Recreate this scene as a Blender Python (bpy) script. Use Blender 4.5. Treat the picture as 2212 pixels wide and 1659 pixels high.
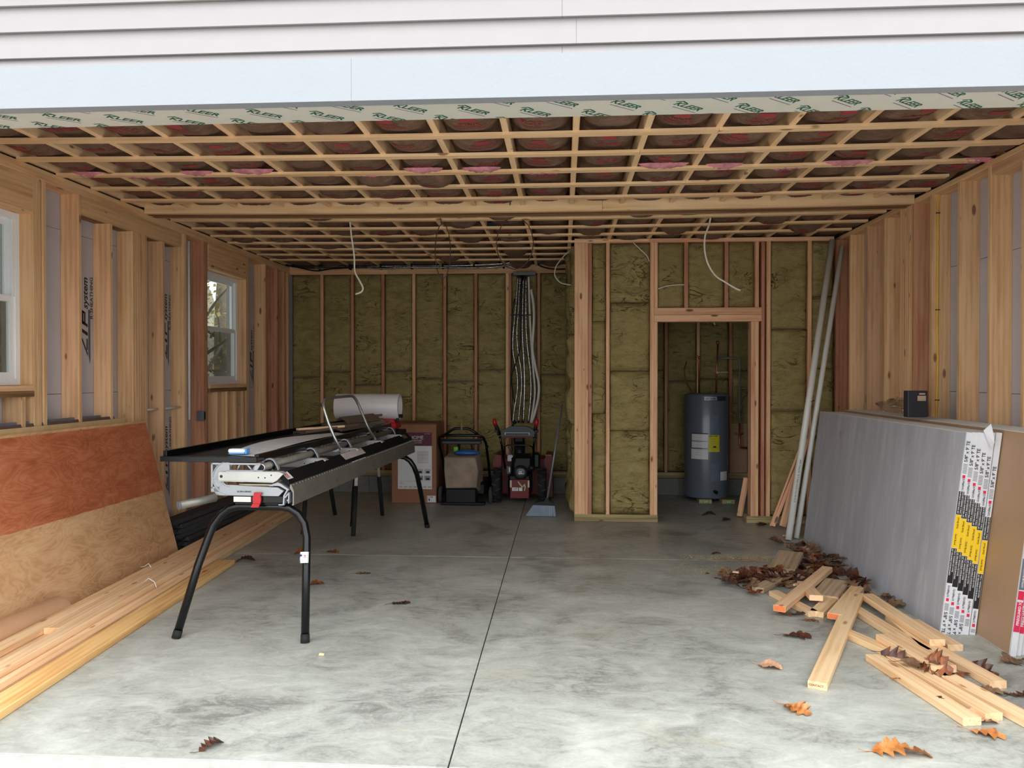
import bpy, bmesh, math, random
from mathutils import Vector, Matrix, noise
RND = random.Random(11)
PI = math.pi
sc = bpy.context.scene
for o in list(bpy.data.objects):
    bpy.data.objects.remove(o)
COL = sc.collection

# ------------------------------------------------------------------ camera, sky, exposure
cam = bpy.data.cameras.new('camera')
cam.sensor_width = 36.0
cam.lens = 1692.3 * 36.0 / 2212.0
cam.clip_start = 0.05
cam.clip_end = 300
camo = bpy.data.objects.new('camera', cam)
camo.location = (0, 0, 1.5164)
camo.rotation_euler = (PI / 2 - 0.010, 0, 0.0637)
COL.objects.link(camo)
sc.camera = camo
sc.view_settings.view_transform = 'Standard'
sc.view_settings.look = 'None'
sc.view_settings.gamma = 1.0
sc.view_settings.use_curve_mapping = False
sc.view_settings.exposure = 1.25
sc.cycles.max_bounces = 9
sc.cycles.diffuse_bounces = 6
sc.cycles.glossy_bounces = 4
sc.cycles.transmission_bounces = 6
sc.cycles.transparent_max_bounces = 10
sc.cycles.caustics_reflective = False
sc.cycles.caustics_refractive = False
sc.cycles.use_denoising = True

w = bpy.data.worlds.new('overcast_sky')
sc.world = w
w.use_nodes = True
nt = w.node_tree
nt.nodes.clear()
wo = nt.nodes.new('ShaderNodeOutputWorld')
bg = nt.nodes.new('ShaderNodeBackground')
tc = nt.nodes.new('ShaderNodeTexCoord')
sx = nt.nodes.new('ShaderNodeSeparateXYZ')
rp = nt.nodes.new('ShaderNodeValToRGB')
rp.color_ramp.elements[0].position = 0.0
rp.color_ramp.elements[0].color = (0.46, 0.485, 0.50, 1)
rp.color_ramp.elements[1].position = 1.0
rp.color_ramp.elements[1].color = (0.93, 0.975, 1.0, 1)
nt.links.new(tc.outputs['Generated'], sx.inputs[0])
nt.links.new(sx.outputs['Z'], rp.inputs[0])
nt.links.new(rp.outputs[0], bg.inputs[0])
bg.inputs[1].default_value = 2.3
nt.links.new(bg.outputs[0], wo.inputs[0])

# ------------------------------------------------------------------ helpers
W = {}
I4 = Matrix.Identity(4)


def lin(h):
    if isinstance(h, tuple):
        r = [c / 255 for c in h]
    else:
        r = [int(h[i:i + 2], 16) / 255 for i in (0, 2, 4)]
    return tuple(c / 12.92 if c <= .04045 else ((c + .055) / 1.055) ** 2.4 for c in r) + (1,)


def place(o, M, parent=None):
    COL.objects.link(o)
    if parent is not None:
        o.parent = parent
        o.matrix_parent_inverse = W[parent.name].inverted()
    o.matrix_basis = M
    W[o.name] = M.copy()
    return o


def tag(o, label=None, cat=None, group=None, kind=None):
    if label: o['label'] = label
    if cat: o['category'] = cat
    if group: o['group'] = group
    if kind: o['kind'] = kind
    return o


def thing(name, loc, label, cat, group=None, rz=0.0):
    o = bpy.data.objects.new(name, None)
    o.empty_display_size = .1
    place(o, Matrix.Translation(loc) @ Matrix.Rotation(rz, 4, 'Z'))
    return tag(o, label, cat, group)


def copy_tree(o, M, parent=None, top=None):
    """copy a thing with its parts; M moves world space old->new"""
    c = o.copy()
    COL.objects.link(c)
    if parent is None:
        c.matrix_basis = M @ o.matrix_basis
        W[c.name] = c.matrix_basis.copy()
    else:
        c.parent = parent
        W[c.name] = M @ W[o.name]
    for ch in list(o.children):
        copy_tree(ch, M, c)
    return c


class MB:
    def __init__(s):
        s.v = []
        s.f = []
        s.m = []
        s.mi = 0
        s.sm = []

    def add(s, vs, fs, M=None, smooth=False):
        b = len(s.v)
        for v in vs:
            v = Vector(v)
            s.v.append(M @ v if M is not None else v)
        for f in fs:
            s.f.append([b + i for i in f])
            s.m.append(s.mi)
            s.sm.append(smooth)
        return s

    def box(s, x0, x1, y0, y1, z0, z1, M=None):
        vs = [(x, y, z) for x in (x0, x1) for y in (y0, y1) for z in (z0, z1)]
        fs = [(0, 1, 3, 2), (4, 6, 7, 5), (0, 4, 5, 1), (2, 3, 7, 6), (0, 2, 6, 4), (1, 5, 7, 3)]
        return s.add(vs, fs, M)

    def cbox(s, x0, x1, y0, y1, z0, z1, c=.004, M=None):
        """box with chamfered edges"""
        c = min(c, (x1 - x0) * .45, (y1 - y0) * .45, (z1 - z0) * .45)
        bm = bmesh.new()
        r = bmesh.ops.create_cube(bm, size=1)
        for v in bm.verts:
            v.co = Vector(((x0 + x1) / 2 + v.co.x * (x1 - x0), (y0 + y1) / 2 + v.co.y * (y1 - y0), (z0 + z1) / 2 + v.co.z * (z1 - z0)))
        bmesh.ops.bevel(bm, geom=bm.edges[:] + bm.verts[:], offset=c, segments=1, affect='EDGES', profile=.5)
        bm.verts.index_update()
        s.add([v.co.copy() for v in bm.verts], [[v.index for v in f.verts] for f in bm.faces], M)
        bm.free()
        return s

    def tube(s, pts, r, n=10, caps=True, closed=False, M=None):
        pts = [Vector(p) for p in pts]
        N = len(pts)
        rs = r if isinstance(r, (list, tuple)) else [r] * N
        vs = []
        up = None
        for i, p in enumerate(pts):
            a = pts[i - 1] if (i > 0 or closed) else p
            b = pts[(i + 1) % N] if (i < N - 1 or closed) else p
            t = (b - a).normalized()
            if up is None:
                up = Vector((0, 0, 1)) if abs(t.z) < .9 else Vector((1, 0, 0))
            side = t.cross(up)
            if side.length < 1e-4:
                side = t.cross(Vector((0, 1, 0)))
            side.normalize()
            up = side.cross(t).normalized()
            for k in range(n):
                an = 2 * PI * k / n
                vs.append(p + (side * math.cos(an) + up * math.sin(an)) * rs[i])
        fs = []
        for i in range(N if closed else N - 1):
            j = (i + 1) % N
            for k in range(n):
                l = (k + 1) % n
                fs.append((i * n + k, i * n + l, j * n + l, j * n + k))
        s.add(vs, fs, M, smooth=True)
        if caps and not closed:
            b = len(s.v) - len(vs)
            s.f.append([b + k for k in range(n)][::-1]); s.m.append(s.mi); s.sm.append(False)
            s.f.append([b + (N - 1) * n + k for k in range(n)]); s.m.append(s.mi); s.sm.append(False)
        return s

    def lathe(s, prof, n=24, M=None, smooth=True):
        """prof = [(r,z)...] revolved about local Z"""
        vs = []
        for r, z in prof:
            for k in range(n):
                a = 2 * PI * k / n
                vs.append((r * math.cos(a), r * math.sin(a), z))
        fs = []
        for i in range(len(prof) - 1):
            for k in range(n):
                l = (k + 1) % n
                fs.append((i * n + k, i * n + l, (i + 1) * n + l, (i + 1) * n + k))
        return s.add(vs, fs, M, smooth)

    def prism(s, pts, d, M=None):
        """pts = 2D outline in local XZ, extruded d along local Y"""
        n = len(pts)
        vs = [(x, 0, z) for x, z in pts] + [(x, d, z) for x, z in pts]
        fs = [list(range(n)), list(range(n, 2 * n))[::-1]]
        for i in range(n):
            j = (i + 1) % n
            fs.append((i, i + n, j + n, j))
        return s.add(vs, fs, M)

    def build(s, name, mats, parent=None, origin=None, Mw=None, label=None):
        me = bpy.data.meshes.new(name)
        M = Mw if Mw is not None else Matrix.Translation(origin if origin is not None else (0, 0, 0))
        if Mw is None and origin is None and s.v:
            xs = [v.x for v in s.v]; ys = [v.y for v in s.v]; zs = [v.z for v in s.v]
            M = Matrix.Translation(((min(xs) + max(xs)) / 2, (min(ys) + max(ys)) / 2, (min(zs) + max(zs)) / 2))
        iM = M.inverted()
        me.from_pydata([iM @ v for v in s.v] if Mw is None else s.v, [], s.f)
        if not isinstance(mats, (list, tuple)):
            mats = [mats]
        for m in mats:
            me.materials.append(m)
        for p, mi, sm in zip(me.polygons, s.m, s.sm):
            p.material_index = mi
            p.use_smooth = sm
        bm = bmesh.new(); bm.from_mesh(me)
        bmesh.ops.recalc_face_normals(bm, faces=bm.faces)
        bm.to_mesh(me); bm.free()
        o = bpy.data.objects.new(name, me)
        place(o, M, parent)
        if label: o['label'] = label
        return o


# ---------------------------------------------------------------- materials
MATS = {}


class NT:
    def __init__(s, name):
        s.m = bpy.data.materials.new(name)
        s.m.use_nodes = True
        s.t = s.m.node_tree
        s.t.nodes.clear()
        s.out = s.n('ShaderNodeOutputMaterial')
        s.b = s.n('ShaderNodeBsdfPrincipled')
        s.l(s.b.outputs[0], s.out.inputs[0])

    def n(s, t, **k):
        x = s.t.nodes.new(t)
        for a, v in k.items():
            setattr(x, a, v)
        return x

    def l(s, a, b):
        s.t.links.new(a, b)

    def coord(s, scale=(1, 1, 1), rnd=True, kind='Object'):
        tc = s.n('ShaderNodeTexCoord')
        mp = s.n('ShaderNodeMapping')
        mp.inputs['Scale'].default_value = scale
        if rnd:
            oi = s.n('ShaderNodeObjectInfo')
            mm = s.n('ShaderNodeVectorMath', operation='SCALE')
            mm.inputs[0].default_value = (31.7, 17.3, 11.9)
            s.l(oi.outputs['Random'], mm.inputs['Scale'])
            ad = s.n('ShaderNodeVectorMath', operation='ADD')
            s.l(tc.outputs[kind], ad.inputs[0]); s.l(mm.outputs[0], ad.inputs[1])
            s.l(ad.outputs[0], mp.inputs[0])
            s.oi = oi
        else:
            s.l(tc.outputs[kind], mp.inputs[0])
        return mp.outputs[0]

    def noise(s, co, sc_, det=4, rough=.5, dist=0):
        x = s.n('ShaderNodeTexNoise')
        x.inputs['Scale'].default_value = sc_
        x.inputs['Detail'].default_value = det
        x.inputs['Roughness'].default_value = rough
        x.inputs['Distortion'].default_value = dist
        s.l(co, x.inputs['Vector'])
        return x.outputs[0]

    def ramp(s, f, els):
        r = s.n('ShaderNodeValToRGB')
        e = r.color_ramp.elements
        while len(e) < len(els):
            e.new(.5)
        for i, (p, c) in enumerate(els):
            e[i].position = p
            e[i].color = c if len(c) == 4 else tuple(c) + (1,)
        s.l(f, r.inputs[0])
        return r.outputs[0]

    def mix(s, f, a, b, mode='MIX'):
        x = s.n('ShaderNodeMix', data_type='RGBA', blend_type=mode)
        for v, i in ((f, 0), (a, 6), (b, 7)):
            if isinstance(v, (int, float)):
                x.inputs[i].default_value = v
            elif isinstance(v, tuple):
                x.inputs[i].default_value = v
            else:
                s.l(v, x.inputs[i])
        return x.outputs[2]

    def math(s, op, a, b=0.5, c=None):
        x = s.n('ShaderNodeMath', operation=op)
        for i, v in enumerate((a, b) if c is None else (a, b, c)):
            if isinstance(v, (int, float)):
                x.inputs[i].default_value = v
            else:
                s.l(v, x.inputs[i])
        return x.outputs[0]

    def bump(s, h, strength=.3, dist=.01):
        x = s.n('ShaderNodeBump')
        x.inputs['Strength'].default_value = strength
        x.inputs['Distance'].default_value = dist
        s.l(h, x.inputs['Height'])
        s.l(x.outputs[0], s.b.inputs['Normal'])


def g(v):
    return (v, v, v, 1)


def simple(name, col, rough=.5, metal=0.0, var=.12, vs=9.0, bump=0.0, bs=120, spec=None, coat=0):
    if name in MATS: return MATS[name]
    t = NT(name)
    c = lin(col)
    co = t.coord()
    nz = t.noise(co, vs, 5, .6)
    a = tuple(x * (1 - var) for x in c[:3]) + (1,)
    b = tuple(min(1, x * (1 + var)) for x in c[:3]) + (1,)
    t.l(t.ramp(nz, [(.3, a), (.7, b)]), t.b.inputs['Base Color'])
    t.b.inputs['Roughness'].default_value = rough
    t.b.inputs['Metallic'].default_value = metal
    if spec is not None: t.b.inputs['Specular IOR Level'].default_value = spec
    if coat: t.b.inputs['Coat Weight'].default_value = coat
    if bump:
        t.bump(t.noise(co, bs, 3), bump, .004)
    MATS[name] = t.m
    return t.m


def wood(name, light, dark, knot=(110, 62, 34), rough=.62, var=.16, stain=0.0, knots=True):
    t = NT(name)
    L, D, K = lin(light), lin(dark), lin(knot)
    co = t.coord((1, 1, 1))
    mp = t.n('ShaderNodeMapping'); mp.inputs['Scale'].default_value = (.9, 9, 9); t.l(co, mp.inputs[0]); v = mp.outputs[0]
    n1 = t.noise(v, 1.6, 3, .5, .4)
    wv = t.n('ShaderNodeTexWave', wave_type='RINGS', rings_direction='X')
    wv.inputs['Scale'].default_value = 1.1
    wv.inputs['Distortion'].default_value = 3.2
    wv.inputs['Detail'].default_value = 2
    wv.inputs['Detail Scale'].default_value = .6
    t.l(v, wv.inputs['Vector'])
    mp2 = t.n('ShaderNodeMapping'); mp2.inputs['Scale'].default_value = (3, 90, 90); t.l(co, mp2.inputs[0])
    n2 = t.noise(mp2.outputs[0], 1.5, 3)
    f = t.math('ADD', t.math('MULTIPLY', n1, .66), t.math('MULTIPLY', wv.outputs[0], .10))
    f = t.math('ADD', f, t.math('MULTIPLY', n2, .24))
    colr = t.ramp(f, [(.34, D), (.56, L)])
    if knots:
        mp3 = t.n('ShaderNodeMapping'); mp3.inputs['Scale'].default_value = (5.0, 14, 14); t.l(co, mp3.inputs[0])
        vo = t.n('ShaderNodeTexVoronoi'); vo.inputs['Scale'].default_value = 1.0
        t.l(mp3.outputs[0], vo.inputs['Vector'])
        cr = t.n('ShaderNodeSeparateColor'); t.l(vo.outputs['Color'], cr.inputs[0])
        rad = t.math('MULTIPLY', t.math('GREATER_THAN', cr.outputs[0], .45), t.math('MULTIPLY', cr.outputs[1], .20))
        kk = t.math('SUBTRACT', rad, vo.outputs['Distance'])
        km = t.n('ShaderNodeMapRange'); t.l(kk, km.inputs[0])
        km.inputs[1].default_value = -.05; km.inputs[2].default_value = .05
        colr = t.mix(t.math('MULTIPLY', km.outputs[0], .8), colr, K)
    # per-board tone
    hs = t.n('ShaderNodeHueSaturation')
    mr = t.n('ShaderNodeMapRange'); t.l(t.oi.outputs['Random'], mr.inputs[0])
    mr.inputs[3].default_value = 1 - var; mr.inputs[4].default_value = 1 + var * .6
    t.l(mr.outputs[0], hs.inputs['Value'])
    r2 = t.math('FRACT', t.math('MULTIPLY', t.oi.outputs['Random'], 7.31))
    mr2 = t.n('ShaderNodeMapRange'); t.l(r2, mr2.inputs[0])
    mr2.inputs[3].default_value = .494; mr2.inputs[4].default_value = .503
    t.l(mr2.outputs[0], hs.inputs['Hue'])
    t.l(colr, hs.inputs['Color'])
    t.l(hs.outputs[0], t.b.inputs['Base Color'])
    t.b.inputs['Roughness'].default_value = rough
    t.b.inputs['Specular IOR Level'].default_value = .3
    t.bump(n2, .15, .002)
    return t.m


M_PINE = wood('pine_framing', (236, 193, 147), (208, 160, 114))
M_STRIP = wood('pine_strapping', (248, 211, 165), (230, 186, 137), var=.06)
M_FIR = wood('reddish_fir', (204, 150, 116), (174, 116, 84), (80, 38, 24))
M_FRESH = wood('fresh_pine', (240, 204, 160), (218, 174, 126), (176, 104, 64), var=.06)
M_LUM = wood('planed_lumber', (238, 204, 158), (206, 160, 110), (160, 96, 56), var=.16)
M_LUMY = wood('yellow_lumber', (238, 196, 130), (208, 154, 90), (150, 84, 44), var=.05)
M_TREAT = wood('treated_lumber', (178, 160, 114), (140, 122, 82), var=.1)
M_STUDP = wood('partition_fir', (244, 196, 154), (216, 154, 114), (70, 30, 18), var=.1)
M_DARKW = wood('shade_toned_pine', (150, 112, 76), (110, 78, 52))  # pine with shade put into its colour, for recessed and lower boards

M_DARK = simple('cavity_shade_tone', (38, 32, 28), .9)  # near-black colour stands in for shade behind gaps and in the outlet opening
M_WHITE = simple('white_vinyl', (236, 238, 240), .35, var=.02)
M_BLACK = simple('black_plastic', (16, 17, 19), .45, var=.1, spec=.25)
M_BLKPAINT = simple('black_enamel', (9, 10, 12), .22, var=.1, bump=.10, bs=160, spec=.35)
M_RUBBER = simple('black_rubber', (20, 20, 21), .8)
M_ALU = simple('brushed_aluminium', (170, 170, 168), .34, metal=.85, var=.06)
M_ALUW = simple('cast_aluminium', (158, 160, 163), .5, metal=.4, var=.06, bump=.1)
M_ALUD = simple('weathered_aluminium', (128, 124, 116), .48, metal=.55, var=.14)
M_STEEL = simple('grey_steel', (150, 150, 150), .35, metal=.8)
M_FOIL = simple('foil_wrap', (150, 150, 150), .2, metal=.95, var=.6, vs=60, bump=1.0, bs=50)
M_PVC = simple('white_pvc', (224, 222, 216), .4, var=.03)
M_RED = simple('red_plastic', (172, 14, 26), .4, var=.06)
M_DRED = simple('dark_red_paint', (104, 10, 14), .55, var=.08)
M_CARD = simple('brown_cardboard', (150, 106, 78), .8, var=.05)
M_KRAFTR = simple('kraft_paper', (196, 150, 112), .75, var=.05)
M_HEAT = simple('heater_grey', (100, 106, 117), .3, var=.03, coat=.2)
M_COPPER = simple('copper_pipe', (176, 104, 74), .35, metal=.85)
M_PAPER = simple('white_label', (222, 222, 222), .6, var=.02)
M_TAPE = simple('end_tape', (222, 222, 226), .3, var=.06, bump=.25, bs=45)
M_INK = simple('black_ink', (26, 26, 30), .6)
M_YEL = simple('yellow_print', (244, 200, 28), .4, var=.03)
M_TAPERED = simple('red_print', (222, 48, 84), .35, var=.04)
M_TAPEGREY = simple('grey_print', (112, 112, 120), .4)
M_PINK = simple('pink_fibreglass', (208, 136, 146), .95, var=.35, vs=14, bump=.8, bs=35)
M_GREENINK = simple('green_ink', (22, 84, 62), .6)
M_PURPLEINK = simple('purple_ink', (110, 88, 128), .6)
M_REDINK = simple('kraft_red_ink', (152, 58, 58), .8)
M_TRIMW = simple('white_trim_board', (140, 143, 148), .35, var=.015, bump=.25, bs=60)
M_SOFFIT = simple('trim_film', (196, 192, 180), .4, var=.03)
M_SIDING = simple('pale_siding', (144, 139, 139), .55, var=.02, bump=.1, bs=90)
M_YCORD = simple('yellow_cord', (226, 178, 42), .5)
M_WCORD = simple('white_cable', (228, 222, 208), .5)
M_BCORD = simple('brown_cable', (70, 46, 38), .6)
M_BLUE = simple('blue_plastic', (40, 96, 170), .4)
M_BAG = simple('beige_bag', (150, 132, 116), .85, var=.28, vs=6)
M_GREENP = simple('green_plastic', (110, 190, 60), .5)
M_BUILDPAPER = simple('blue_white_eraser', (236, 240, 244), .7)
M_BROWNTRIM = simple('brown_coated_metal', (112, 98, 86), .5, metal=.15, var=.06)
M_CREAM = simple('cream_board', (222, 208, 176), .5)
M_MAROON = simple('maroon_print', (88, 30, 52), .6, var=.03)
M_GREYPRINT = simple('pale_grey_print', (184, 184, 186), .6)


def m_wool():
    t = NT('mineral_wool')
    co = t.coord((1, 1, 1))
    mp = t.n('ShaderNodeMapping'); mp.inputs['Scale'].default_value = (1, 1, 2.4); t.l(co, mp.inputs[0])
    a = t.noise(mp.outputs[0], 5, 8, .68, .8)
    b = t.noise(mp.outputs[0], 45, 5, .7, .5)
    f = t.math('ADD', t.math('MULTIPLY', a, .6), t.math('MULTIPLY', b, .4))
    col = t.ramp(f, [(.28, lin((84, 74, 44))), (.5, lin((166, 151, 102))), (.72, lin((200, 184, 132)))])
    c2 = t.noise(co, 1.3, 2)
    col = t.mix(t.math('MULTIPLY', c2, .5), col, lin((142, 120, 72)))
    n3 = t.noise(mp.outputs[0], 2.6, 5, .55, 1.4)
    dd = t.math('ABSOLUTE', t.math('SUBTRACT', n3, .5))
    km = t.n('ShaderNodeMapRange'); t.l(dd, km.inputs[0]); km.inputs[1].default_value = .016; km.inputs[2].default_value = .002
    km.inputs[3].default_value = 0; km.inputs[4].default_value = 1
    n4 = t.n('ShaderNodeMapRange'); t.l(t.noise(co, 3.3, 3), n4.inputs[0]); n4.inputs[1].default_value = .48; n4.inputs[2].default_value = .62
    ck = t.math('MULTIPLY', km.outputs[0], n4.outputs[0])
    col = t.mix(t.math('MULTIPLY', ck, .75), col, lin((56, 46, 26)))  # crack lines darkened in the colour, standing in for crevice shade
    f = t.math('SUBTRACT', f, t.math('MULTIPLY', ck, .6))
    t.l(col, t.b.inputs['Base Color'])
    t.b.inputs['Roughness'].default_value = .95
    t.b.inputs['Specular IOR Level'].default_value = .1
    t.bump(f, .9, .02)
    return t.m


def m_kraft():
    t = NT('kraft_facing')
    co = t.coord((1, 1, 1))
    a = t.noise(co, 7, 6, .6, 1.0)
    col = t.ramp(a, [(.3, lin((112, 84, 66))), (.7, lin((146, 112, 90)))])
    t.l(col, t.b.inputs['Base Color'])
    t.b.inputs['Roughness'].default_value = .6
    t.bump(t.noise(co, 9, 7, .65, 2.5), 1.0, .035)
    return t.m


def m_concrete():
    t = NT('concrete_slab')
    co = t.coord((1, 1, 1), rnd=False)
    mp = t.n('ShaderNodeMapping'); mp.inputs['Scale'].default_value = (1.1, 1.2, 1); mp.inputs['Rotation'].default_value = (0, 0, .5); t.l(co, mp.inputs[0])
    a = t.noise(mp.outputs[0], 1.1, 9, .62, 1.2)
    mp2 = t.n('ShaderNodeMapping'); mp2.inputs['Scale'].default_value = (1.1, 2.0, 1); mp2.inputs['Rotation'].default_value = (0, 0, -.25); t.l(co, mp2.inputs[0])
    b = t.noise(mp2.outputs[0], 4.5, 8, .72, 1.6)
    c = t.noise(co, 60, 4, .6)
    f = t.math('ADD', t.math('ADD', t.math('MULTIPLY', a, .50), t.math('MULTIPLY', b, .38)), t.math('MULTIPLY', c, .12))
    col = t.ramp(f, [(.38, lin((124, 124, 117))), (.48, lin((164, 165, 157))), (.62, lin((192, 193, 184)))])
    # tan dust stains
    d = t.noise(co, 1.7, 5, .6)
    dm = t.n('ShaderNodeMapRange'); t.l(d, dm.inputs[0]); dm.inputs[1].default_value = .58; dm.inputs[2].default_value = .72
    col = t.mix(t.math('MULTIPLY', dm.outputs[0], .35), col, lin((170, 158, 132)))
    t.l(col, t.b.inputs['Base Color'])
    rr = t.n('ShaderNodeMapRange'); t.l(a, rr.inputs[0]); rr.inputs[1].default_value = .35; rr.inputs[2].default_value = .65
    rr.inputs[3].default_value = .30; rr.inputs[4].default_value = .55
    t.l(rr.outputs[0], t.b.inputs['Roughness'])
    t.b.inputs['Specular IOR Level'].default_value = .4
    t.bump(t.math('ADD', b, t.math('MULTIPLY', c, .3)), .12, .01)
    return t.m


def m_plywood(name, c0, c1, c2):
    t = NT(name)
    co = t.coord((1, 1, 1))
    mp = t.n('ShaderNodeMapping'); mp.inputs['Scale'].default_value = (.9, 1, 3.2); t.l(co, mp.inputs[0])
    n0 = t.noise(mp.outputs[0], 2.0, 3, .5, 1.2)
    sn = t.math('SINE', t.math('MULTIPLY', n0, 62))
    f = t.math('ADD', t.math('ADD', t.math('MULTIPLY', sn, .065), t.math('MULTIPLY', t.noise(mp.outputs[0], 3, 6, .7), .8)), .1)
    col = t.ramp(f, [(.2, lin(c0)), (.5, lin(c1)), (.8, lin(c2))])
    vo = t.n('ShaderNodeTexVoronoi'); vo.inputs['Scale'].default_value = 3.4; t.l(co, vo.inputs['Vector'])
    km = t.n('ShaderNodeMapRange'); t.l(vo.outputs['Distance'], km.inputs[0]); km.inputs[1].default_value = .04; km.inputs[2].default_value = .02
    col = t.mix(km.outputs[0], col, lin((40, 20, 12)))
    t.l(col, t.b.inputs['Base Color'])
    t.b.inputs['Roughness'].default_value = .55
    t.bump(f, .2, .004)
    return t.m


def m_gyp():
    t = NT('grey_drywall_paper')
    co = t.coord((1, 1, 1))
    mp = t.n('ShaderNodeMapping'); mp.inputs['Scale'].default_value = (1, 3, .6); t.l(co, mp.inputs[0])
    a = t.noise(mp.outputs[0], 1.5, 6, .6)
    col = t.ramp(a, [(.3, lin((160, 160, 167))), (.7, lin((184, 184, 190)))])
    b = t.noise(mp.outputs[0], 3.5, 8, .7)
    bm_ = t.n('ShaderNodeMapRange'); t.l(b, bm_.inputs[0]); bm_.inputs[1].default_value = .50; bm_.inputs[2].default_value = .75
    col = t.mix(t.math('MULTIPLY', bm_.outputs[0], .6), col, lin((206, 206, 210)))
    c = t.noise(co, 2.2, 4, .5)
    cm = t.n('ShaderNodeMapRange'); t.l(c, cm.inputs[0]); cm.inputs[1].default_value = .66; cm.inputs[2].default_value = .72
    col = t.mix(t.math('MULTIPLY', cm.outputs[0], .5), col, lin((104, 104, 110)))
    t.l(col, t.b.inputs['Base Color'])
    t.b.inputs['Roughness'].default_value = .6
    return t.m


def m_glass(name='window_glass', tint=(.92, .97, .95), gl=.12):
    t = NT(name)
    tr = t.n('ShaderNodeBsdfTransparent'); tr.inputs[0].default_value = tint + (1,)
    gs = t.n('ShaderNodeBsdfGlossy'); gs.inputs['Roughness'].default_value = .03
    mx = t.n('ShaderNodeMixShader'); mx.inputs[0].default_value = gl
    t.l(tr.outputs[0], mx.inputs[1]); t.l(gs.outputs[0], mx.inputs[2])
    t.l(mx.outputs[0], t.out.inputs[0])
    return t.m


def m_screen():
    t = NT('insect_screen')
    tr = t.n('ShaderNodeBsdfTransparent')
    df = t.n('ShaderNodeBsdfDiffuse'); df.inputs[0].default_value = (.16, .17, .17, 1)
    mx = t.n('ShaderNodeMixShader'); mx.inputs[0].default_value = .45
    t.l(tr.outputs[0], mx.inputs[1]); t.l(df.outputs[0], mx.inputs[2])
    t.l(mx.outputs[0], t.out.inputs[0])
    return t.m


def m_leaf(name, a, b):
    t = NT(name)
    co = t.coord((1, 1, 1))
    n = t.noise(co, 28, 5, .6)
    col = t.ramp(n, [(.35, lin(a)), (.65, lin(b))])
    t.l(col, t.b.inputs['Base Color'])
    t.b.inputs['Roughness'].default_value = .4
    t.bump(t.noise(co, 60, 4), .4, .003)
    return t.m


M_WOOL = m_wool()
M_KRAFT = m_kraft()
M_CONC = m_concrete()
M_GYP = m_gyp()
M_GYPB = simple('brown_drywall_paper', (166, 134, 104), .6, var=.05, vs=3)
M_GYPE = simple('drywall_edge', (214, 210, 202), .8, var=.06)
M_GLASS = m_glass()
M_SCREEN = m_screen()
M_PLYR = m_plywood('red_plywood_face', (150, 78, 50), (196, 112, 74), (214, 146, 108))
M_PLYY = m_plywood('yellow_plywood_face', (174, 126, 84), (218, 170, 124), (234, 196, 150))
M_SHEATH = simple('grey_sheathing', (188, 184, 190), .5, var=.05, vs=3)
M_BLOCK = simple('concrete_curb', (120, 120, 114), .85, var=.12, vs=12, bump=.3)
M_GRAVEL = simple('ground_soil', (176, 173, 164), .9, var=.3, vs=3, bump=.5, bs=8)
M_APRON = simple('pale_apron_concrete', (186, 184, 179), .7, var=.08, vs=16, bump=.25, bs=80)
M_LEAFS = [m_leaf('leaf_dark', (60, 34, 26), (98, 58, 42)), m_leaf('leaf_rust', (112, 62, 38), (158, 96, 60)),
           m_leaf('leaf_orange', (158, 90, 44), (208, 140, 80)), m_leaf('leaf_grey_brown', (96, 70, 52), (140, 106, 80)),
           m_leaf('leaf_pale', (206, 150, 116), (224, 176, 144))]
M_BARK = simple('tree_bark', (94, 84, 72), .9, var=.35, vs=12, bump=.8, bs=30)
M_SHRUB = simple('autumn_foliage', (128, 108, 60), .8, var=.5, vs=2)


# ---------------------------------------------------------------- text
_tx = {}


def text_geo(s, size=1.0, shear=0.0, bold=0.0, align='LEFT', spacing=1.0):
    k = (s, size, shear, bold, align, spacing)
    if k in _tx: return _tx[k]
    cu = bpy.data.curves.new('t', 'FONT')
    cu.body = s
    cu.size = size
    cu.shear = shear
    cu.offset = bold
    cu.align_x = align
    cu.space_character = spacing
    cu.resolution_u = 2
    o = bpy.data.objects.new('t', cu)
    me = bpy.data.meshes.new_from_object(o)
    bm = bmesh.new(); bm.from_mesh(me)
    bmesh.ops.triangulate(bm, faces=bm.faces[:])
    bm.verts.index_update()
    r = ([v.co.copy() for v in bm.verts], [[v.index for v in f.verts] for f in bm.faces])
    bm.free()
    bpy.data.objects.remove(o); bpy.data.curves.remove(cu); bpy.data.meshes.remove(me)
    _tx[k] = r
    return r


def axes(origin, x, y):
    x = Vector(x).normalized(); y = Vector(y).normalized(); z = x.cross(y)
    M = Matrix((x, y, z)).transposed().to_4x4()
    M.translation = Vector(origin)
    return M


def text(mb, s, size, M, **k):
    v, f = text_geo(s, size, **k)
    mb.add(v, f, M)
    return mb


# ---------------------------------------------------------------- boards
_bm = {}


def board_mesh(L, w_, t, mat):
    k = (round(L, 4), round(w_, 4), round(t, 4), mat.name)
    if k in _bm: return _bm[k]
    c = min(.0025, t * .2)
    a, b = w_ / 2, t / 2
    sec = [(-a + c, -b), (a - c, -b), (a, -b + c), (a, b - c), (a - c, b), (-a + c, b), (-a, b - c), (-a, -b + c)]
    vs = [(-L / 2, y, z) for y, z in sec] + [(L / 2, y, z) for y, z in sec]
    fs = [list(range(8))[::-1], list(range(8, 16))] + [(i, (i + 1) % 8, (i + 1) % 8 + 8, i + 8) for i in range(8)]
    me = bpy.data.meshes.new('board')
    me.from_pydata(vs, [], fs)
    me.materials.append(mat)
    bm = bmesh.new(); bm.from_mesh(me); bmesh.ops.recalc_face_normals(bm, faces=bm.faces); bm.to_mesh(me); bm.free()
    _bm[k] = me
    return me


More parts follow.
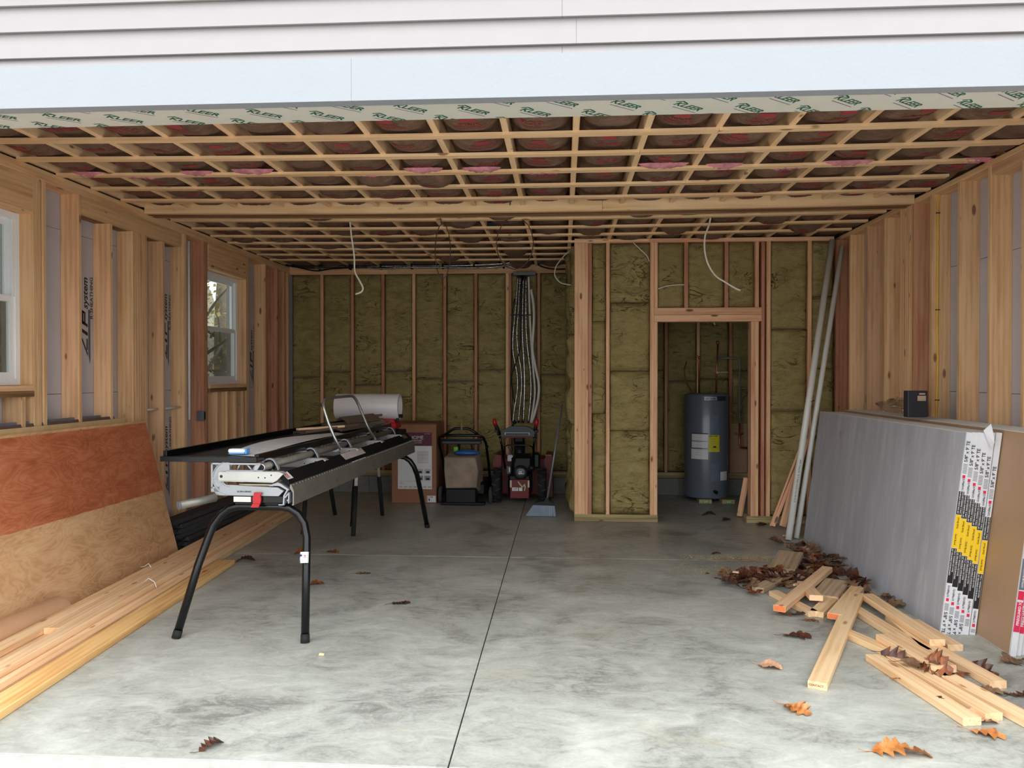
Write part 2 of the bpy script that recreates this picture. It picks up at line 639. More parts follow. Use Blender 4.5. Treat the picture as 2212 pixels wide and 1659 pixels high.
def frame(name, x0, x1, y0, y1, z0, z1, mat, parent=None):
    """axis aligned board; local X = longest, local Z = thinnest"""
    d = [(x1 - x0, 0), (y1 - y0, 1), (z1 - z0, 2)]
    d.sort(key=lambda q: -q[0])
    ax = [d[0][1], d[1][1], d[2][1]]
    me = board_mesh(d[0][0], d[1][0], d[2][0], mat)
    e = [Vector((1, 0, 0)), Vector((0, 1, 0)), Vector((0, 0, 1))]
    X, Y = e[ax[0]], e[ax[1]]
    Z = X.cross(Y)
    M = Matrix((X, Y, Z)).transposed().to_4x4()
    M.translation = Vector(((x0 + x1) / 2, (y0 + y1) / 2, (z0 + z1) / 2))
    return place(bpy.data.objects.new(name, me), M, parent)


def board(name, p0, p1, w_, t, mat, parent=None, up=(0, 0, 1), roll=0):
    p0, p1 = Vector(p0), Vector(p1)
    X = (p1 - p0).normalized()
    Y = Vector(up).cross(X).normalized()
    Z = X.cross(Y)
    if roll:
        Rm = Matrix.Rotation(roll, 3, X)
        Y, Z = Rm @ Y, Rm @ Z
    M = Matrix((X, Y, Z)).transposed().to_4x4()
    M.translation = (p0 + p1) / 2
    return place(bpy.data.objects.new(name, board_mesh((p1 - p0).length, w_, t, mat)), M, parent)


# ================================================================== STRUCTURE
XL, XR = -3.57, 2.83      # room faces of the side wall studs
SL, SR = -3.71, 2.97      # sheathing planes
YF, YB = 3.07, 10.10      # front face of trim, face of back wall studs
S16 = .4064


def sag(x):
    return -.028 * max(0.0, 1 - ((x + .25) / 3.4) ** 2)


# ---- floor: four slabs with sawn joints
fl = MB().box(SL, SR, 3.005, 10.3, -.16, -.012).build('floor', M_DARK, origin=(0, 0, 0)); tag(fl, kind='structure')
JX, JY, gj = -.44, 6.53, .003
for a, b in ((SL, JX - gj), (JX + gj, SR)):
    for c, d in ((3.0, JY - gj), (JY + gj, 10.25)):
        MB().cbox(a, b, c, d, -.012, 0, .002).build('slab', M_CONC, fl, origin=(0, 0, 0))
ap = MB().box(-7, 7, -12, 2.998, -.20, -.002).build('floor_apron', M_APRON, origin=(0, 0, 0)); tag(ap, kind='structure')
gr = MB().box(-60, 60, -40, 80, -.40, -.21).build('ground', M_GRAVEL, origin=(0, 0, 0)); tag(gr, kind='structure')

# ---- side walls -----------------------------------------------------------
WIN = [(4.17, 5.092, 1.455, 2.615), (7.757, 8.673, 1.43, 2.61)]


def rect_panels(rects, holes):
    out = []
    for r in rects:
        parts = [r]
        for h in holes:
            new = []
            for (a, b, c, d) in parts:
                if h[1] <= a or h[0] >= b or h[3] <= c or h[2] >= d:
                    new.append((a, b, c, d)); continue
                if h[0] > a: new.append((a, h[0], c, d))
                if h[1] < b: new.append((h[1], b, c, d))
                m0, m1 = max(a, h[0]), min(b, h[1])
                if h[2] > c: new.append((m0, m1, c, h[2]))
                if h[3] < d: new.append((m0, m1, h[3], d))
            parts = new
        out += parts
    return out


ys = [3.07, 5.42, 7.86, 10.3]
zs = [-.01, 1.385, 2.60, 3.35]
rects = [(ys[i], ys[i + 1], zs[j], zs[j + 1]) for i in range(3) for j in range(3)]
# outer skin
mbl = MB()
for a, b, c, d in rect_panels([(2.95, 10.45, -.2, 3.6)], WIN):
    mbl.box(SL - .09, SL - .03, a, b, c, d)
wl = mbl.build('wall_left', M_SIDING, origin=(0, 0, 0)); tag(wl, kind='structure')
for a, b, c, d in rect_panels(rects, WIN):
    MB().cbox(SL - .03, SL, a + .0015, b - .0015, c + .0015, d - .0015, .001).build('sheathing_panel', M_SHEATH, wl)
wr = MB().box(SR + .03, SR + .09, 2.95, 10.45, -.2, 3.6).build('wall_right', M_SIDING, origin=(0, 0, 0)); tag(wr, kind='structure')
for a, b, c, d in [(y0, y1, z0, z1) for y0, y1 in ((3.07, 4.6), (4.6, 6.1), (6.1, 8.6), (8.6, 10.3)) for z0, z1 in ((-.01, 1.40), (1.40, 2.35), (2.35, 3.35))]:
    MB().cbox(SR, SR + .03, a + .0015, b - .0015, c + .0015, d - .0015, .001).build('sheathing_panel', M_SHEATH, wr)

T = .038
ZL = 2.863
# left studs (y near face, z0, z1, mat)
frame('bottom_plate', SL, XL, 3.2, 10.1, .001, .04, M_TREAT, wl)
frame('top_plate', SL, XL, 3.2, 10.1, ZL, ZL + T, M_PINE, wl)
frame('top_plate', SL, XL, 3.2, 10.1, ZL + T, ZL + 2 * T, M_PINE, wl)
full = [3.3, 3.7, 5.587, 5.992] + [6.321 + T * i for i in range(6)] + [6.814, 7.220, 7.625, 7.664, 8.673, 8.712, 9.242, 9.640, 9.90, 10.03]
for y in [4.13, 5.092, 5.131, 5.190]:
    frame('stud', SL, XL, y, y + T, .04, 2.862, M_PINE, wl)
for y in full:
    top = 2.724 if 5.63 < y < 7.1 else ZL - .001
    m = M_FIR if y in (7.625, 7.664, 9.640, 9.90) else M_PINE
    frame('stud', SL + .001, XL, y, y + T, .04, top, m, wl)
frame('ledger_board', XL - T, XL, 5.627, 7.14, 2.726, ZL - .001, M_PINE, wl)
for a, b in ((5.627, 7.14),):
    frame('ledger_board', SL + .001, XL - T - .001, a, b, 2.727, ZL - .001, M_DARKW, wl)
# window framing
for a, b, c, d in WIN:
    frame('window_header', XL - T, XL, a - .02 if a > 5 else a - .04, b + .0, d + .02, ZL - .001, M_PINE, wl)
    frame('window_header', SL + .001, XL - T - .001, a, b, d + .02, ZL - .001, M_PINE, wl)
    frame('header_trimmer', SL + .001, XL, a, b, d, d + .019, M_PINE, wl)
    for k in (0, 1):
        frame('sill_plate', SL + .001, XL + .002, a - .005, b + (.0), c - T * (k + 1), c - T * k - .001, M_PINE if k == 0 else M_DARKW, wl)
    for y in ([a + .16, a + .40, a + .62, a + .83] if a > 5 else [a + .2, a + .55, a + .80]):
        frame('cripple_stud', SL + .001, XL, y, y + T, .04, c - 2 * T - .001, M_PINE, wl)
# right studs
ZR = 2.908
frame('bottom_plate', XR, SR, 3.2, 10.1, .001, .04, M_TREAT, wr)
frame('top_plate', XR, SR, 3.2, 10.1, ZR, ZR + T, M_PINE, wr)
frame('header_board', XR + .001, SR, 3.2, 5.375, 2.845, ZR - .001, M_PINE, wr)
for i, y in enumerate([3.4, 3.8, 4.2, 4.6, 5.0, 5.382, 5.785, 6.207] + [6.517 + T * i for i in range(7)] + [7.09, 7.478, 7.912, 8.52, 8.93, 9.34, 9.75]):
    m = M_FIR if i in (8,) else M_PINE
    top = 2.844 if y < 5.37 else ZR - .001
    frame('stud', XR, SR, y, y + T, .04, top, m, wr)
frame('stud', 2.775, 2.915, 8.150, 8.188, .04, 2.90, M_FIR, wr)

# lettering on the sheathing
RX = {}


def vtext(name, strs, origin, left, parent, mats=M_INK):
    """strs: list of (text,size,dz,dy,shear,bold) reading upwards; left=True -> on left wall"""
    mb = MB()
    yy = (0, -1, 0) if left else (0, 1, 0)
    for s, size, dz, dy, sh, bo in strs:
        M = axes((origin[0], origin[1] + dy * (1 if left else -1), origin[2] + dz), (0, 0, 1), yy)
        text(mb, s, size, M, shear=sh, bold=bo)
    return mb.build(name, mats, parent)


def logo(mb, y, z, k=1.0):
    """slanted striped mark and lettering, reading upwards, for left wall at x=SL"""
    x = SL + .0012
    M = axes((x, y, z), (0, 0, 1), (0, -1, 0))
    def q(pts):
        mb.add([(a * k, b * k, 0) for a, b in pts], [list(range(len(pts)))], M)
    # Z I P as heavy slanted strokes
    q([(0, 0), (.15, .09), (.185, .09), (.035, 0)])
    q([(.06, 0), (.17, 0), (.18, .02), (.07, .02)])
    q([(.20, 0), (.235, .09), (.27, .09), (.235, 0)])
    q([(.285, 0), (.32, .09), (.35, .09), (.315, 0)])
    q([(.32, .09), (.45, .09), (.44, .065), (.31, .065)])
    q([(.43, .09), (.45, .09), (.43, .035), (.41, .035)])
    q([(.31, .035), (.43, .035), (.42, .055), (.32, .055)])
    text(mb, 'system', .110 * k, M @ Matrix.Translation((.46 * k, .0, 0)), shear=.25, bold=.002)
    q([(-.08, -.03), (.03, -.012), (.46, -.012), (.46, -.028), (.05, -.028)])
    q([(-.08, -.036), (.46, -.034), (.46, -.044), (-.02, -.044)])


for (y, z, rz_) in ((5.918, 1.67, 1.966), (7.155, 1.67, 1.953), (7.155, .43, .80), (9.19, 1.45, 1.8)):
    mb = MB()
    logo(mb, y, z, .8)
    M = axes((SL + .0012, y + .068, rz_), (0, 0, 1), (0, -1, 0))
    text(mb, 'R-SHEATHING', .052, M, bold=.001)
    mb.build('printed_lettering', M_INK, wl)
mb = MB()
text(mb, 'R-SHEATHING', .095, axes((SR - .0012, 6.395, 2.04), (0, 0, 1), (0, 1, 0)), bold=.0015)
text(mb, 'wr', .09, axes((SR - .0012, 5.18, 2.90), (0, -1, 0), (0, 0, 1)), bold=.001)
mb.build('printed_lettering', M_INK, wr)
mb = MB()
for z0, z1 in ((1.60, 1.95), (1.98, 2.2), (2.25, 2.62)):
    for k in range(3):
        text(mb, 'read panel installation guide', .022, axes((SR - .0012, 5.955 - .03 * k, z0), (0, 0, 1), (0, 1, 0)))
M_ = axes((SR - .0012, 5.93, 2.22), (0, -1, 0), (0, 0, 1))
rg = [(.03 * math.cos(a * PI / 8), .03 * math.sin(a * PI / 8), 0) for a in range(16)]
ri = [(.025 * math.cos(a * PI / 8), .025 * math.sin(a * PI / 8), 0) for a in range(16)]
mb.add(rg + ri, [(i, (i + 1) % 16, (i + 1) % 16 + 16, i + 16) for i in range(16)], M_)
mb.build('printed_label', M_TAPEGREY, wr)


# ---- windows
def window(idx, a, b, c, d):
    x0, x1 = SL - .02, SL + .045
    fr = MB()
    f = .045
    fr.box(x0, x1, a + .004, a + f, c + .002, d - .002)
    fr.box(x0, x1, b - f, b - .004, c + .002, d - .002)
    fr.box(x0, x1, a + f, b - f, c + .002, c + f)
    fr.box(x0, x1, a + f, b - f, d - f, d - .002)
    o = fr.build('window_%d' % idx, M_WHITE, origin=((x0 + x1) / 2, (a + b) / 2, c)); tag(o, kind='structure')
    zm = (c + d) / 2 - .01
    for nm, xa, za, zb in (('lower_sash', x0 + .03, c + f, zm + .03), ('upper_sash', x0 + .003, zm - .01, d - f)):
        s = MB(); r = .042
        ya, yb = a + f + .001, b - f - .001
        s.box(xa, xa + .026, ya, ya + r, za, zb).box(xa, xa + .026, yb - r, yb, za, zb)
        s.box(xa, xa + .026, ya + r, yb - r, za, za + r).box(xa, xa + .026, ya + r, yb - r, zb - r, zb)
        so = s.build(nm, M_WHITE, o)
        MB().box(xa + .010, xa + .014, ya + r, yb - r, za + r, zb - r).build('glass_pane', M_GLASS, so)
    MB().box(x0 - .006, x0 - .004, a + f, b - f, c + f, zm + .01).build('insect_screen', M_SCREEN, o)
    s = MB().box(x1 - .012, x1 - .002, b - f - .02, b - f - .001, c + f + .55, d - f).build('jamb_liner', M_WHITE, o)
    return o


window(1, *WIN[0])
window(2, *WIN[1])


# ---- wool batts
def wool_batt(x0, x1, z0, z1, y, parent, seed, axis='y', depth=.05, tear=0.0):
    """soft slab facing -Y (axis y) or -X (axis x)"""
    nx = max(4, int((x1 - x0) / .03)); nz = max(4, int((z1 - z0) / .045))
    vs, fs = [], []
    for j in range(nz + 1):
        for i in range(nx + 1):
            u, v = i / nx, j / nz
            X = x0 + (x1 - x0) * u; Z = z0 + (z1 - z0) * v
            e = min(u * (x1 - x0), (1 - u) * (x1 - x0), v * (z1 - z0), (1 - v) * (z1 - z0))
            bul = min(1, e / .03)
            n1 = noise.fractal(Vector((X * 2.2 + seed * 7.7, Z * 3.0, seed * 1.3)), 1.0, 2.0, 4)
            n2 = noise.noise(Vector((X * 11 + seed, Z * 15, seed)))
            dd = -.012 * bul - .014 * n1 * (0.4 + bul) - .004 * n2 + .02 * (1 - bul)
            if tear:
                tt = noise.fractal(Vector((X * 5 + seed * 3, Z * 6, 2.1)), .8, 2.1, 3)
                dd -= tear * max(0, tt) * .9
                dd += tear * max(0, -tt) * .6
            if 0 < i < nx: X += .006 * n2
            else: X += .008 * n1
            vs.append((X, y + dd, Z))
    for j in range(nz):
        for i in range(nx):
            a = j * (nx + 1) + i
            fs.append((a, a + 1, a + nx + 2, a + nx + 1))
    b = len(vs)
    rim = [i for i in range(nx + 1)] + [(j + 1) * (nx + 1) - 1 for j in range(1, nz + 1)] + [nz * (nx + 1) + i for i in range(nx - 1, -1, -1)] + [j * (nx + 1) for j in range(nz - 1, 0, -1)]
    for r_ in rim:
        X, Yv, Z = vs[r_]
        vs.append((X, y + depth, Z))
    n = len(rim)
    for k in range(n):
        l = (k + 1) % n
        fs.append((rim[k], rim[l], b + l, b + k))
    m = MB()
    if axis == 'x':
        vs = [(Yv, X, Z) for X, Yv, Z in vs]
    m.add(vs, fs, smooth=True)
    return m.build('insulation_batt', M_WOOL, parent)


# ---- back wall
wb = MB().box(SL - .09, SR + .09, 10.30, 10.45, -.2, 3.6).build('wall_back', M_SIDING, origin=(0, 0, 0)); tag(wb, kind='structure')
MB().box(SL, SR, 10.24, 10.29, 0, 3.3).build('sheathing_panel', M_SHEATH, wb)
xs_ = SL
k = 0
while xs_ < SR:
    x1_ = min(xs_ + .40, SR)
    MB().cbox(xs_ + .001, x1_ - .001, YB - .03, 10.239, .001, .213, .004).build('curb_block', M_BLOCK, wb)
    xs_ = x1_
frame('bottom_plate', SL + .001, SR, YB, 10.238, .215, .252, M_TREAT, wb)
frame('bottom_plate', SL + .001, SR, YB - .004, 10.238, .2525, .29, M_TREAT, wb)
frame('top_plate', XL + .0, -2.27, YB - .002, 10.238, 2.845, 2.955, M_PINE, wb)
frame('top_plate', -2.268, 2.80, YB - .002, 10.238, 2.845, 2.955, M_PINE, wb)
cx = [-3.145 + S16 * j for j in range(15)]
prev = XL + .02
for j, x in enumerate(cx):
    frame('stud', x - T / 2, x + T / 2, YB, 10.238, .29, 2.844, M_FIR if j % 3 else M_PINE, wb)
    if j == 6:
        frame('stud', x + T / 2 + .001, x + T * 1.5, YB, 10.238, .29, 2.844, M_FIR, wb)
    zseam = 1.50 + .10 * math.sin(j * 2.4)
    xa = prev + .004; xb = x - T / 2 - .004
    if j == 7: xa += T
    wool_batt(xa, xb, .30, zseam, YB + .012, wb, j)
    wool_batt(xa, xb, zseam + .006, 2.84, YB + .012, wb, j + 30)
    prev = x + T / 2

# ---- inner partition with doorway
PY = 8.20
PX = .13
wi = MB().box(PX + .02, 1.9, PY + .150, PY + .158, 2.96, 3.0).build('wall_inner', M_PINE, origin=(0, 0, 0)); tag(wi, kind='structure')
PD = .14
frame('stud', PX, PX + .14, PY - .001, PY + T, .075, 2.900, M_STUDP, wi)
frame('stud', PX + .142, PX + .142 + T, PY, PY + PD, .075, 2.900, M_FIR, wi)
frame('stud', .457, .457 + T, PY, PY + PD, .075, 2.900, M_STUDP, wi)
frame('stud', .912, .912 + T, PY, PY + PD, .075, 2.900, M_STUDP, wi)
frame('jack_stud', .951, .951 + T, PY, PY + PD, .075, 2.079, M_STUDP, wi)
frame('stud', .951, .951 + T, PY, PY + PD, 2.225, 2.900, M_STUDP, wi)
frame('door_header', .951, 2.045, PY - .002, PY + PD, 2.081, 2.150, M_STUDP, wi)
frame('door_header', .951, 2.045, PY - .002, PY + PD, 2.152, 2.224, M_STUDP, wi)
frame('jack_stud', 1.942, 1.942 + T, PY, PY + PD, .075, 2.079, M_STUDP, wi)
frame('stud', 1.981, 1.981 + T, PY, PY + PD, 2.225, 2.900, M_STUDP, wi)
frame('jack_stud', 1.981, 1.981 + T, PY, PY + PD, .075, 2.079, M_STUDP, wi)
frame('stud', 2.046, 2.046 + T - .006, PY + .003, PY + PD, .075, 2.900, M_FIR, wi)
frame('stud', 2.098, 2.098 + T, PY - .004, PY + PD - .004, .075, 2.900, M_STUDP, wi)
frame('stud', 2.512, 2.512 + T, PY, PY + PD, .075, 2.900, M_STUDP, wi)
frame('cripple_stud', 1.262, 1.262 + T, PY, PY + PD, 2.225, 2.900, M_FIR, wi)
frame('cripple_stud', 1.672, 1.672 + T, PY, PY + PD, 2.225, 2.900, M_FIR, wi)
frame('top_plate', PX, .494, PY - .003, PY + PD, 2.901, 2.948, M_STUDP, wi)
frame('top_plate', .496, 2.77, PY - .003, PY + PD, 2.901, 2.942, M_STUDP, wi)
for a, b in ((PX, .992), (1.90, 2.77)):
    frame('bottom_plate', a, b, PY - .004, PY + PD, .001, .037, M_TREAT, wi)
    frame('bottom_plate', a, b, PY, PY + PD, .038, .074, M_TREAT, wi)
bays = [(.315, .455, 3, .05), (.497, .910, 4, .02), (2.140, 2.510, 3, .0), (2.552, 2.772, 4, .03)]
sd = 60
for a, b, n_, tr in bays:
    cuts = [.078] + sorted([.078 + (2.82) * (q + .25 * RND.random()) / n_ for q in range(1, n_)]) + [2.898]
    for q in range(n_):
        sd += 1
        wool_batt(a + .002, b - .002, cuts[q] + .002, cuts[q + 1] - .003, PY + .012, wi, sd, tear=tr)
for a, b in ((.992, 1.259), (1.303, 1.669), (1.713, 1.978)):
    sd += 1
    wool_batt(a, b, 2.230, 2.897, PY + .02, wi, sd, tear=.015)
# side leg of the partition running to the back wall, batts bulging out of it
ws = MB().box(PX + .03, PX + .034, PY + .15, 10.07, .08, 2.90).build('wall_inner_side', M_SHEATH, origin=(0, 0, 0)); tag(ws, kind='structure')
frame('bottom_plate', PX, PX + .09, PY + .145, 10.065, .001, .038, M_TREAT, ws)
frame('top_plate', PX, PX + .09, PY + .145, 10.09, 2.905, 2.942, M_STUDP, ws)
yy = PY + .145
for j in range(5):
    frame('stud', PX, PX + .09, yy, yy + T, .04, 2.904, M_FIR, ws)
    if j < 4:
        y2 = yy + .46
        for q, (za, zb) in enumerate(((.05, 1.0), (1.005, 1.95), (1.955, 2.90))):
            wool_batt(yy + T + .003, min(y2, 10.06) - .003, za, zb, PX - .02 - .03 * ((j + q) % 2), ws, 90 + j * 3 + q, axis='x', depth=.10, tear=.05)
        yy = y2
    if yy > 9.95: break

# ---- ceiling
ce = MB().box(SL - .1, SR + .1, 3.0, 10.4, 3.30, 3.42).build('ceiling', M_DARK, origin=(0, 0, 0)); tag(ce, kind='structure')
joists = [.08 + S16 * i for i in range(-9, 8)]
ZS = 2.940   # underside of strapping at the walls


def seg_board(name, x0, x1, y0, y1, zb, h, mat, parent, n=14):
    """board along X that follows the slight sag of the ceiling"""
    mb = MB()
    L = x1 - x0
    vs, fs = [], []
    for i in range(n + 1):
        x = x0 + L * i / n
        z = zb + sag(x)
        vs += [(x, y0, z), (x, y1, z), (x, y1, z + h), (x, y0, z + h)]
    for i in range(n):
        a = i * 4
        for k in range(4):
            fs.append((a + k, a + (k + 1) % 4, a + 4 + (k + 1) % 4, a + 4 + k))
    fs += [(0, 1, 2, 3), (n * 4, n * 4 + 3, n * 4 + 2, n * 4 + 1)]
    mb.add(vs, fs)
    return mb.build(name, mat, parent)


for x in joists:
    z = ZS + .019 + sag(x)
    frame('joist', x - T / 2, x + T / 2, 3.31, 6.49, z, z + .20, M_STRIP, ce)
    frame('joist', x - T / 2, x + T / 2, 6.75, 10.09, z, z + .20, M_STRIP, ce)
strips = [4.60 + S16 * k for k in range(-2, 13) if k != 5]
for k, y in enumerate(strips):
    if y > 10.0: break
    cuts = [-3.58]
    if k in (3, 6, 8): cuts.append(joists[10 + (k % 3)])
    elif k in (2, 5, 10): cuts.append(joists[11])
    elif k == 9: cuts.append(joists[8])
    if y > 8.35: cuts.append(PX - .03) if len(cuts) == 1 else None
    cuts.append(2.80 if y < 8.35 else 2.80)
    for a, b in zip(cuts[:-1], cuts[1:]):
        if y > 8.2 and a > PX - .1: continue
        b2 = b - .002
        if k in (4, 5): b2 = b - .06 if b > 2.7 else b2
        seg_board('furring_strip', a, b2, y - .064, y, ZS, .0185, M_STRIP, ce)
# beam
seg_board('beam', -3.565, .33, 6.50, 6.545, 2.885 + .024, .095, M_STRIP, ce)
seg_board('beam', .332, 2.825, 6.50, 6.545, 2.885 + .024, .095, M_STRIP, ce)
for q in range(4):
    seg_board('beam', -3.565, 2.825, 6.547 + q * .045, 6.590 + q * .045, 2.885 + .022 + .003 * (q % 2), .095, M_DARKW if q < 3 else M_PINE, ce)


# kraft faced batts between joists, bulging between the strips
def kraft(x0, x1, y0, y1, seed, strip_ys, droop=0.0):
    cxm = (x0 + x1) / 2; hw = (x1 - x0) / 2
    r = RND.random() * .02
    big = [RND.random() for _ in range(40)]

    def zf(x, y):
        u = (x - cxm) / hw
        k = math.floor((y - 4.568) / S16)
        v = ((y - 4.568) / S16) - k            # 0 at a strip centre, 1 at the next
        bv = math.sin(PI * v) ** .5
        bu = (1 - abs(u) ** 3.5)
        amp = .030 + .030 * big[int(k) % 40] ** 2
        if droop and big[int(k + 7) % 40] > .75: amp += droop
        n = noise.fractal(Vector((x * 4 + seed, y * 5, seed * .7)), 1, 2, 3)
        e = min(1.0, (y - y0) / .05, (y1 - y) / .05)
        amp *= .45 if 6.2 < y < 6.5 else 1
        z = ZS + sag(x) + .034 + .075 * (1 - bu) + r - amp * bu * (bv - .15) - .008 * n * bv
        z = max(z, ZS + sag(x) + .0205 + .004 * abs(n)) if v < .09 or v > .91 else z
        if 6.235 < y < 6.5: z = max(z, ZS + sag(x) + .026)
        return z + .05 * (1 - max(0, e)) ** 2
    nx, ny = 10, max(6, int((y1 - y0) / .045))
    vs, fs = [], []
    for j in range(ny + 1):
        for i in range(nx + 1):
            x = x0 + (x1 - x0) * i / nx; y = y0 + (y1 - y0) * j / ny
            vs.append((x, y, zf(x, y)))
    for j in range(ny):
        for i in range(nx):
            a = j * (nx + 1) + i
            fs.append((a, a + 1, a + nx + 2, a + nx + 1))
    b = len(vs)
    rim = [i for i in range(nx + 1)] + [(j + 1) * (nx + 1) - 1 for j in range(1, ny + 1)] + [ny * (nx + 1) + i for i in range(nx - 1, -1, -1)] + [j * (nx + 1) for j in range(ny - 1, 0, -1)]
    for q in rim:
        vs.append((vs[q][0], vs[q][1], 3.14))
    n = len(rim)
    for q in range(n):
        l = (q + 1) % n
        fs.append((rim[q], rim[l], b + l, b + q))
    mb = MB(); mb.mi = 0
    mb.add(vs, fs, smooth=True)
    o = mb.build('insulation_batt', [M_KRAFT], ce)
    return o, zf


def print_on(zf, x, y, ang, s, size, parent, mb):
    v, f = text_geo(s, size, bold=size * .02, align='CENTER')
    ca, sa = math.cos(ang), math.sin(ang)
    out = []
    for p in v:
        px = x + p.x * ca + p.y * sa
        py = y + p.x * sa - p.y * ca
        out.append((px, py, zf(px, py) - .003))
    mb.add(out, f)


def quad_on(zf, x, y, w_, h, mb):
    vs, fs = [], []
    for j in range(4):
        for i in range(4):
            px = x - w_ / 2 + w_ * i / 3; py = y - h / 2 + h * j / 3
            vs.append((px, py, zf(px, py) - .003))
    for j in range(3):
        for i in range(3):
            a = j * 4 + i
            fs.append((a, a + 1, a + 5, a + 4))
    mb.add(vs, fs)


edges = [(joists[i] + T / 2 + .004, joists[i + 1] - T / 2 - .004) for i in range(len(joists) - 1)]
edges.append((joists[-1] + T / 2 + .004, XR + .05))
edges[0] = (max(edges[0][0], SL + .02), edges[0][1])
PINKS = []
for bi, (a, b) in enumerate(edges):
    g1 = 5.34 + .06 * math.sin(bi * 1.7)
    runs = [(3.32, g1), (g1 + .05 + .05 * (bi % 2), 6.485), (6.76, 8.1), (8.14, 10.08)]
    for ri_, (ya, yb) in enumerate(runs):
        o, zf = kraft(a, b, ya, yb, bi * 3.1 + ri_, strips, droop=.035 if ri_ >= 1 else .0)
        mb = MB()
        y = 4.568 - S16 / 2 - S16 * 1
        cm = (a + b) / 2
        while y < yb - .08:
            if y > ya + .08 and y < 8.1:
                c = RND.random()
                fl_ = PI if RND.random() < .4 else 0
                dx = (RND.random() - .5) * .1
                if c < .4:
                    print_on(zf, cm + dx, y + .01, fl_, 'R30', .085, o, mb)
                    print_on(zf, cm + dx + .05, y + .07, fl_, 'INSULATION', .034, o, mb)
                elif c < .8:
                    quad_on(zf, cm + dx, y - .06, .085, .05, mb)
                    print_on(zf, cm + dx, y + .02, fl_, 'PINK', .06, o, mb)
                    print_on(zf, cm + dx, y + .06, fl_, 'FIBERGLAS', .04, o, mb)
                    print_on(zf, cm + dx, y + .10, fl_, 'INSULATION', .03, o, mb)
                elif c < .9:
                    quad_on(zf, cm + dx, y, .09, .045, mb)
            y += S16
        if mb.v:
            mb.build('printed_lettering', M_REDINK, o)
        if ri_ == 1:
            # pink fluff showing at the torn joint between batts
            for q in range(1):
                if bi % 5 == 4: continue
                fx = cm + (RND.random() - .5) * .05; wd = .10 + .09 * RND.random()
                m = MB()
                nn = 14
                vs, fs = [], []
                for j in range(5):
                    for i in range(nn + 1):
                        u = i / nn * 2 - 1
                        env = math.sqrt(max(0, 1 - u * u))
                        n_ = 1.6 * noise.fractal(Vector((fx * 9 + u * 5, j * 1.3, bi)), 1, 2, 4)
                        th = (j / 4 * 2 - 1) * 1.25
                        rr = .034 * env * (1 + .35 * n_) + .003
                        X_ = fx + u * wd
                        vs.append((X_, g1 + .025 + math.sin(th) * rr * 1.5, ZS + sag(X_) + .026 - math.cos(th) * rr * .8))
                for j in range(4):
                    for i in range(nn):
                        q0 = j * (nn + 1) + i
                        fs.append((q0, q0 + 1, q0 + nn + 2, q0 + nn + 1))
                m.add(vs, fs, smooth=True)
                m.build('exposed_fluff', M_PINK, ce)

# ---- front wall: header with siding, trim and filmed soffit
wf = MB().box(-9, 9, 3.11, 3.30, 2.62, 6.2).box(-9, -3.1, 3.11, 3.29, -.2, 2.62).box(2.42, 9, 3.11, 3.29, -.2, 2.62)
wf = wf.build('wall_front', M_SIDING, origin=(0, 0, 0)); tag(wf, kind='structure')
MB().cbox(-5, -.8284, 3.048, 3.109, 2.600, 2.767, .0007).build('trim_board', M_TRIMW, wf)
MB().cbox(-.828, 5, 3.048, 3.109, 2.600, 2.767, .0007).build('trim_board', M_TRIMW, wf)
so = MB().cbox(-3.1, 2.42, 3.071, 3.305, 2.604, 2.619, .002).build('soffit_board', M_SOFFIT, wf)
mb = MB(); mb2 = MB()
al = math.radians(38)
ca, sa = math.cos(al), math.sin(al)
for r_ in range(-6, 9):
    for q in range(-10, 26):
        bx = -1.644 + .2525 * q + .112 * r_; by = 3.203 + .041 * q - .112 * r_
        # the lattice drifts: fold rows back into the board width
        if not (3.0 < by < 3.33 and -3.3 < bx < 2.6): continue
        M = axes((bx, by + .0, 2.6032), (ca, sa, 0), (sa, -ca, 0)) @ Matrix.Translation((0, -.030, 0))
        text(mb, 'KLEER', .052, M, bold=.0012, shear=.2)
        mb.add([(-.012, .030, 0), (.012, .052, 0), (.045, .042, 0), (.045, .035, 0), (.012, .044, 0), (-.006, .026, 0)], [(0, 1, 2, 3, 4, 5)], M)
        mb2.add([(.02, -.022, 0), (.15, -.022, 0), (.15, -.018, 0), (.02, -.018, 0)], [(0, 1, 2, 3)], M)


def clipy(mb, y0, y1):
    bm = bmesh.new()
    vs = [bm.verts.new(v) for v in mb.v]
    for f in mb.f:
        try: bm.faces.new([vs[i] for i in f])
        except ValueError: pass
    for co, no in (((0, y0, 0), (0, -1, 0)), ((0, y1, 0), (0, 1, 0))):
        bmesh.ops.bisect_plane(bm, geom=bm.verts[:] + bm.edges[:] + bm.faces[:], plane_co=co, plane_no=no, clear_outer=True)
    bm.verts.index_update()
    out = MB()
    out.add([v.co.copy() for v in bm.verts], [[v.index for v in f.verts] for f in bm.faces])
    bm.free()
    return out


clipy(mb, 3.073, 3.303).build('printed_lettering', M_GREENINK, so)
clipy(mb2, 3.073, 3.303).build('printed_line', M_PURPLEINK, so)
zc = [2.815 - .107 + .107 * i for i in range(32)]
for i, z in enumerate(zc):
    for a, b in ((-9, .0), (.0, 9)) if i != 1 else ((-9, .055), (.055, 9)):
        pr = [(0, max(z, 2.768)), (0, z + .115)]
        z0 = max(z, 2.768)
        m = MB()
        vs = [(x, y, zz) for x in (a + .0005, b - .0005) for y, zz in ((3.078, z0), (3.091, z0), (3.109, z + .110), (3.098, z + .110))]
        m.add(vs, [(0, 1, 2, 3), (7, 6, 5, 4), (0, 4, 5, 1), (1, 5, 6, 2), (2, 6, 7, 3), (3, 7, 4, 0)])
        m.build('siding_course', M_SIDING, wf)
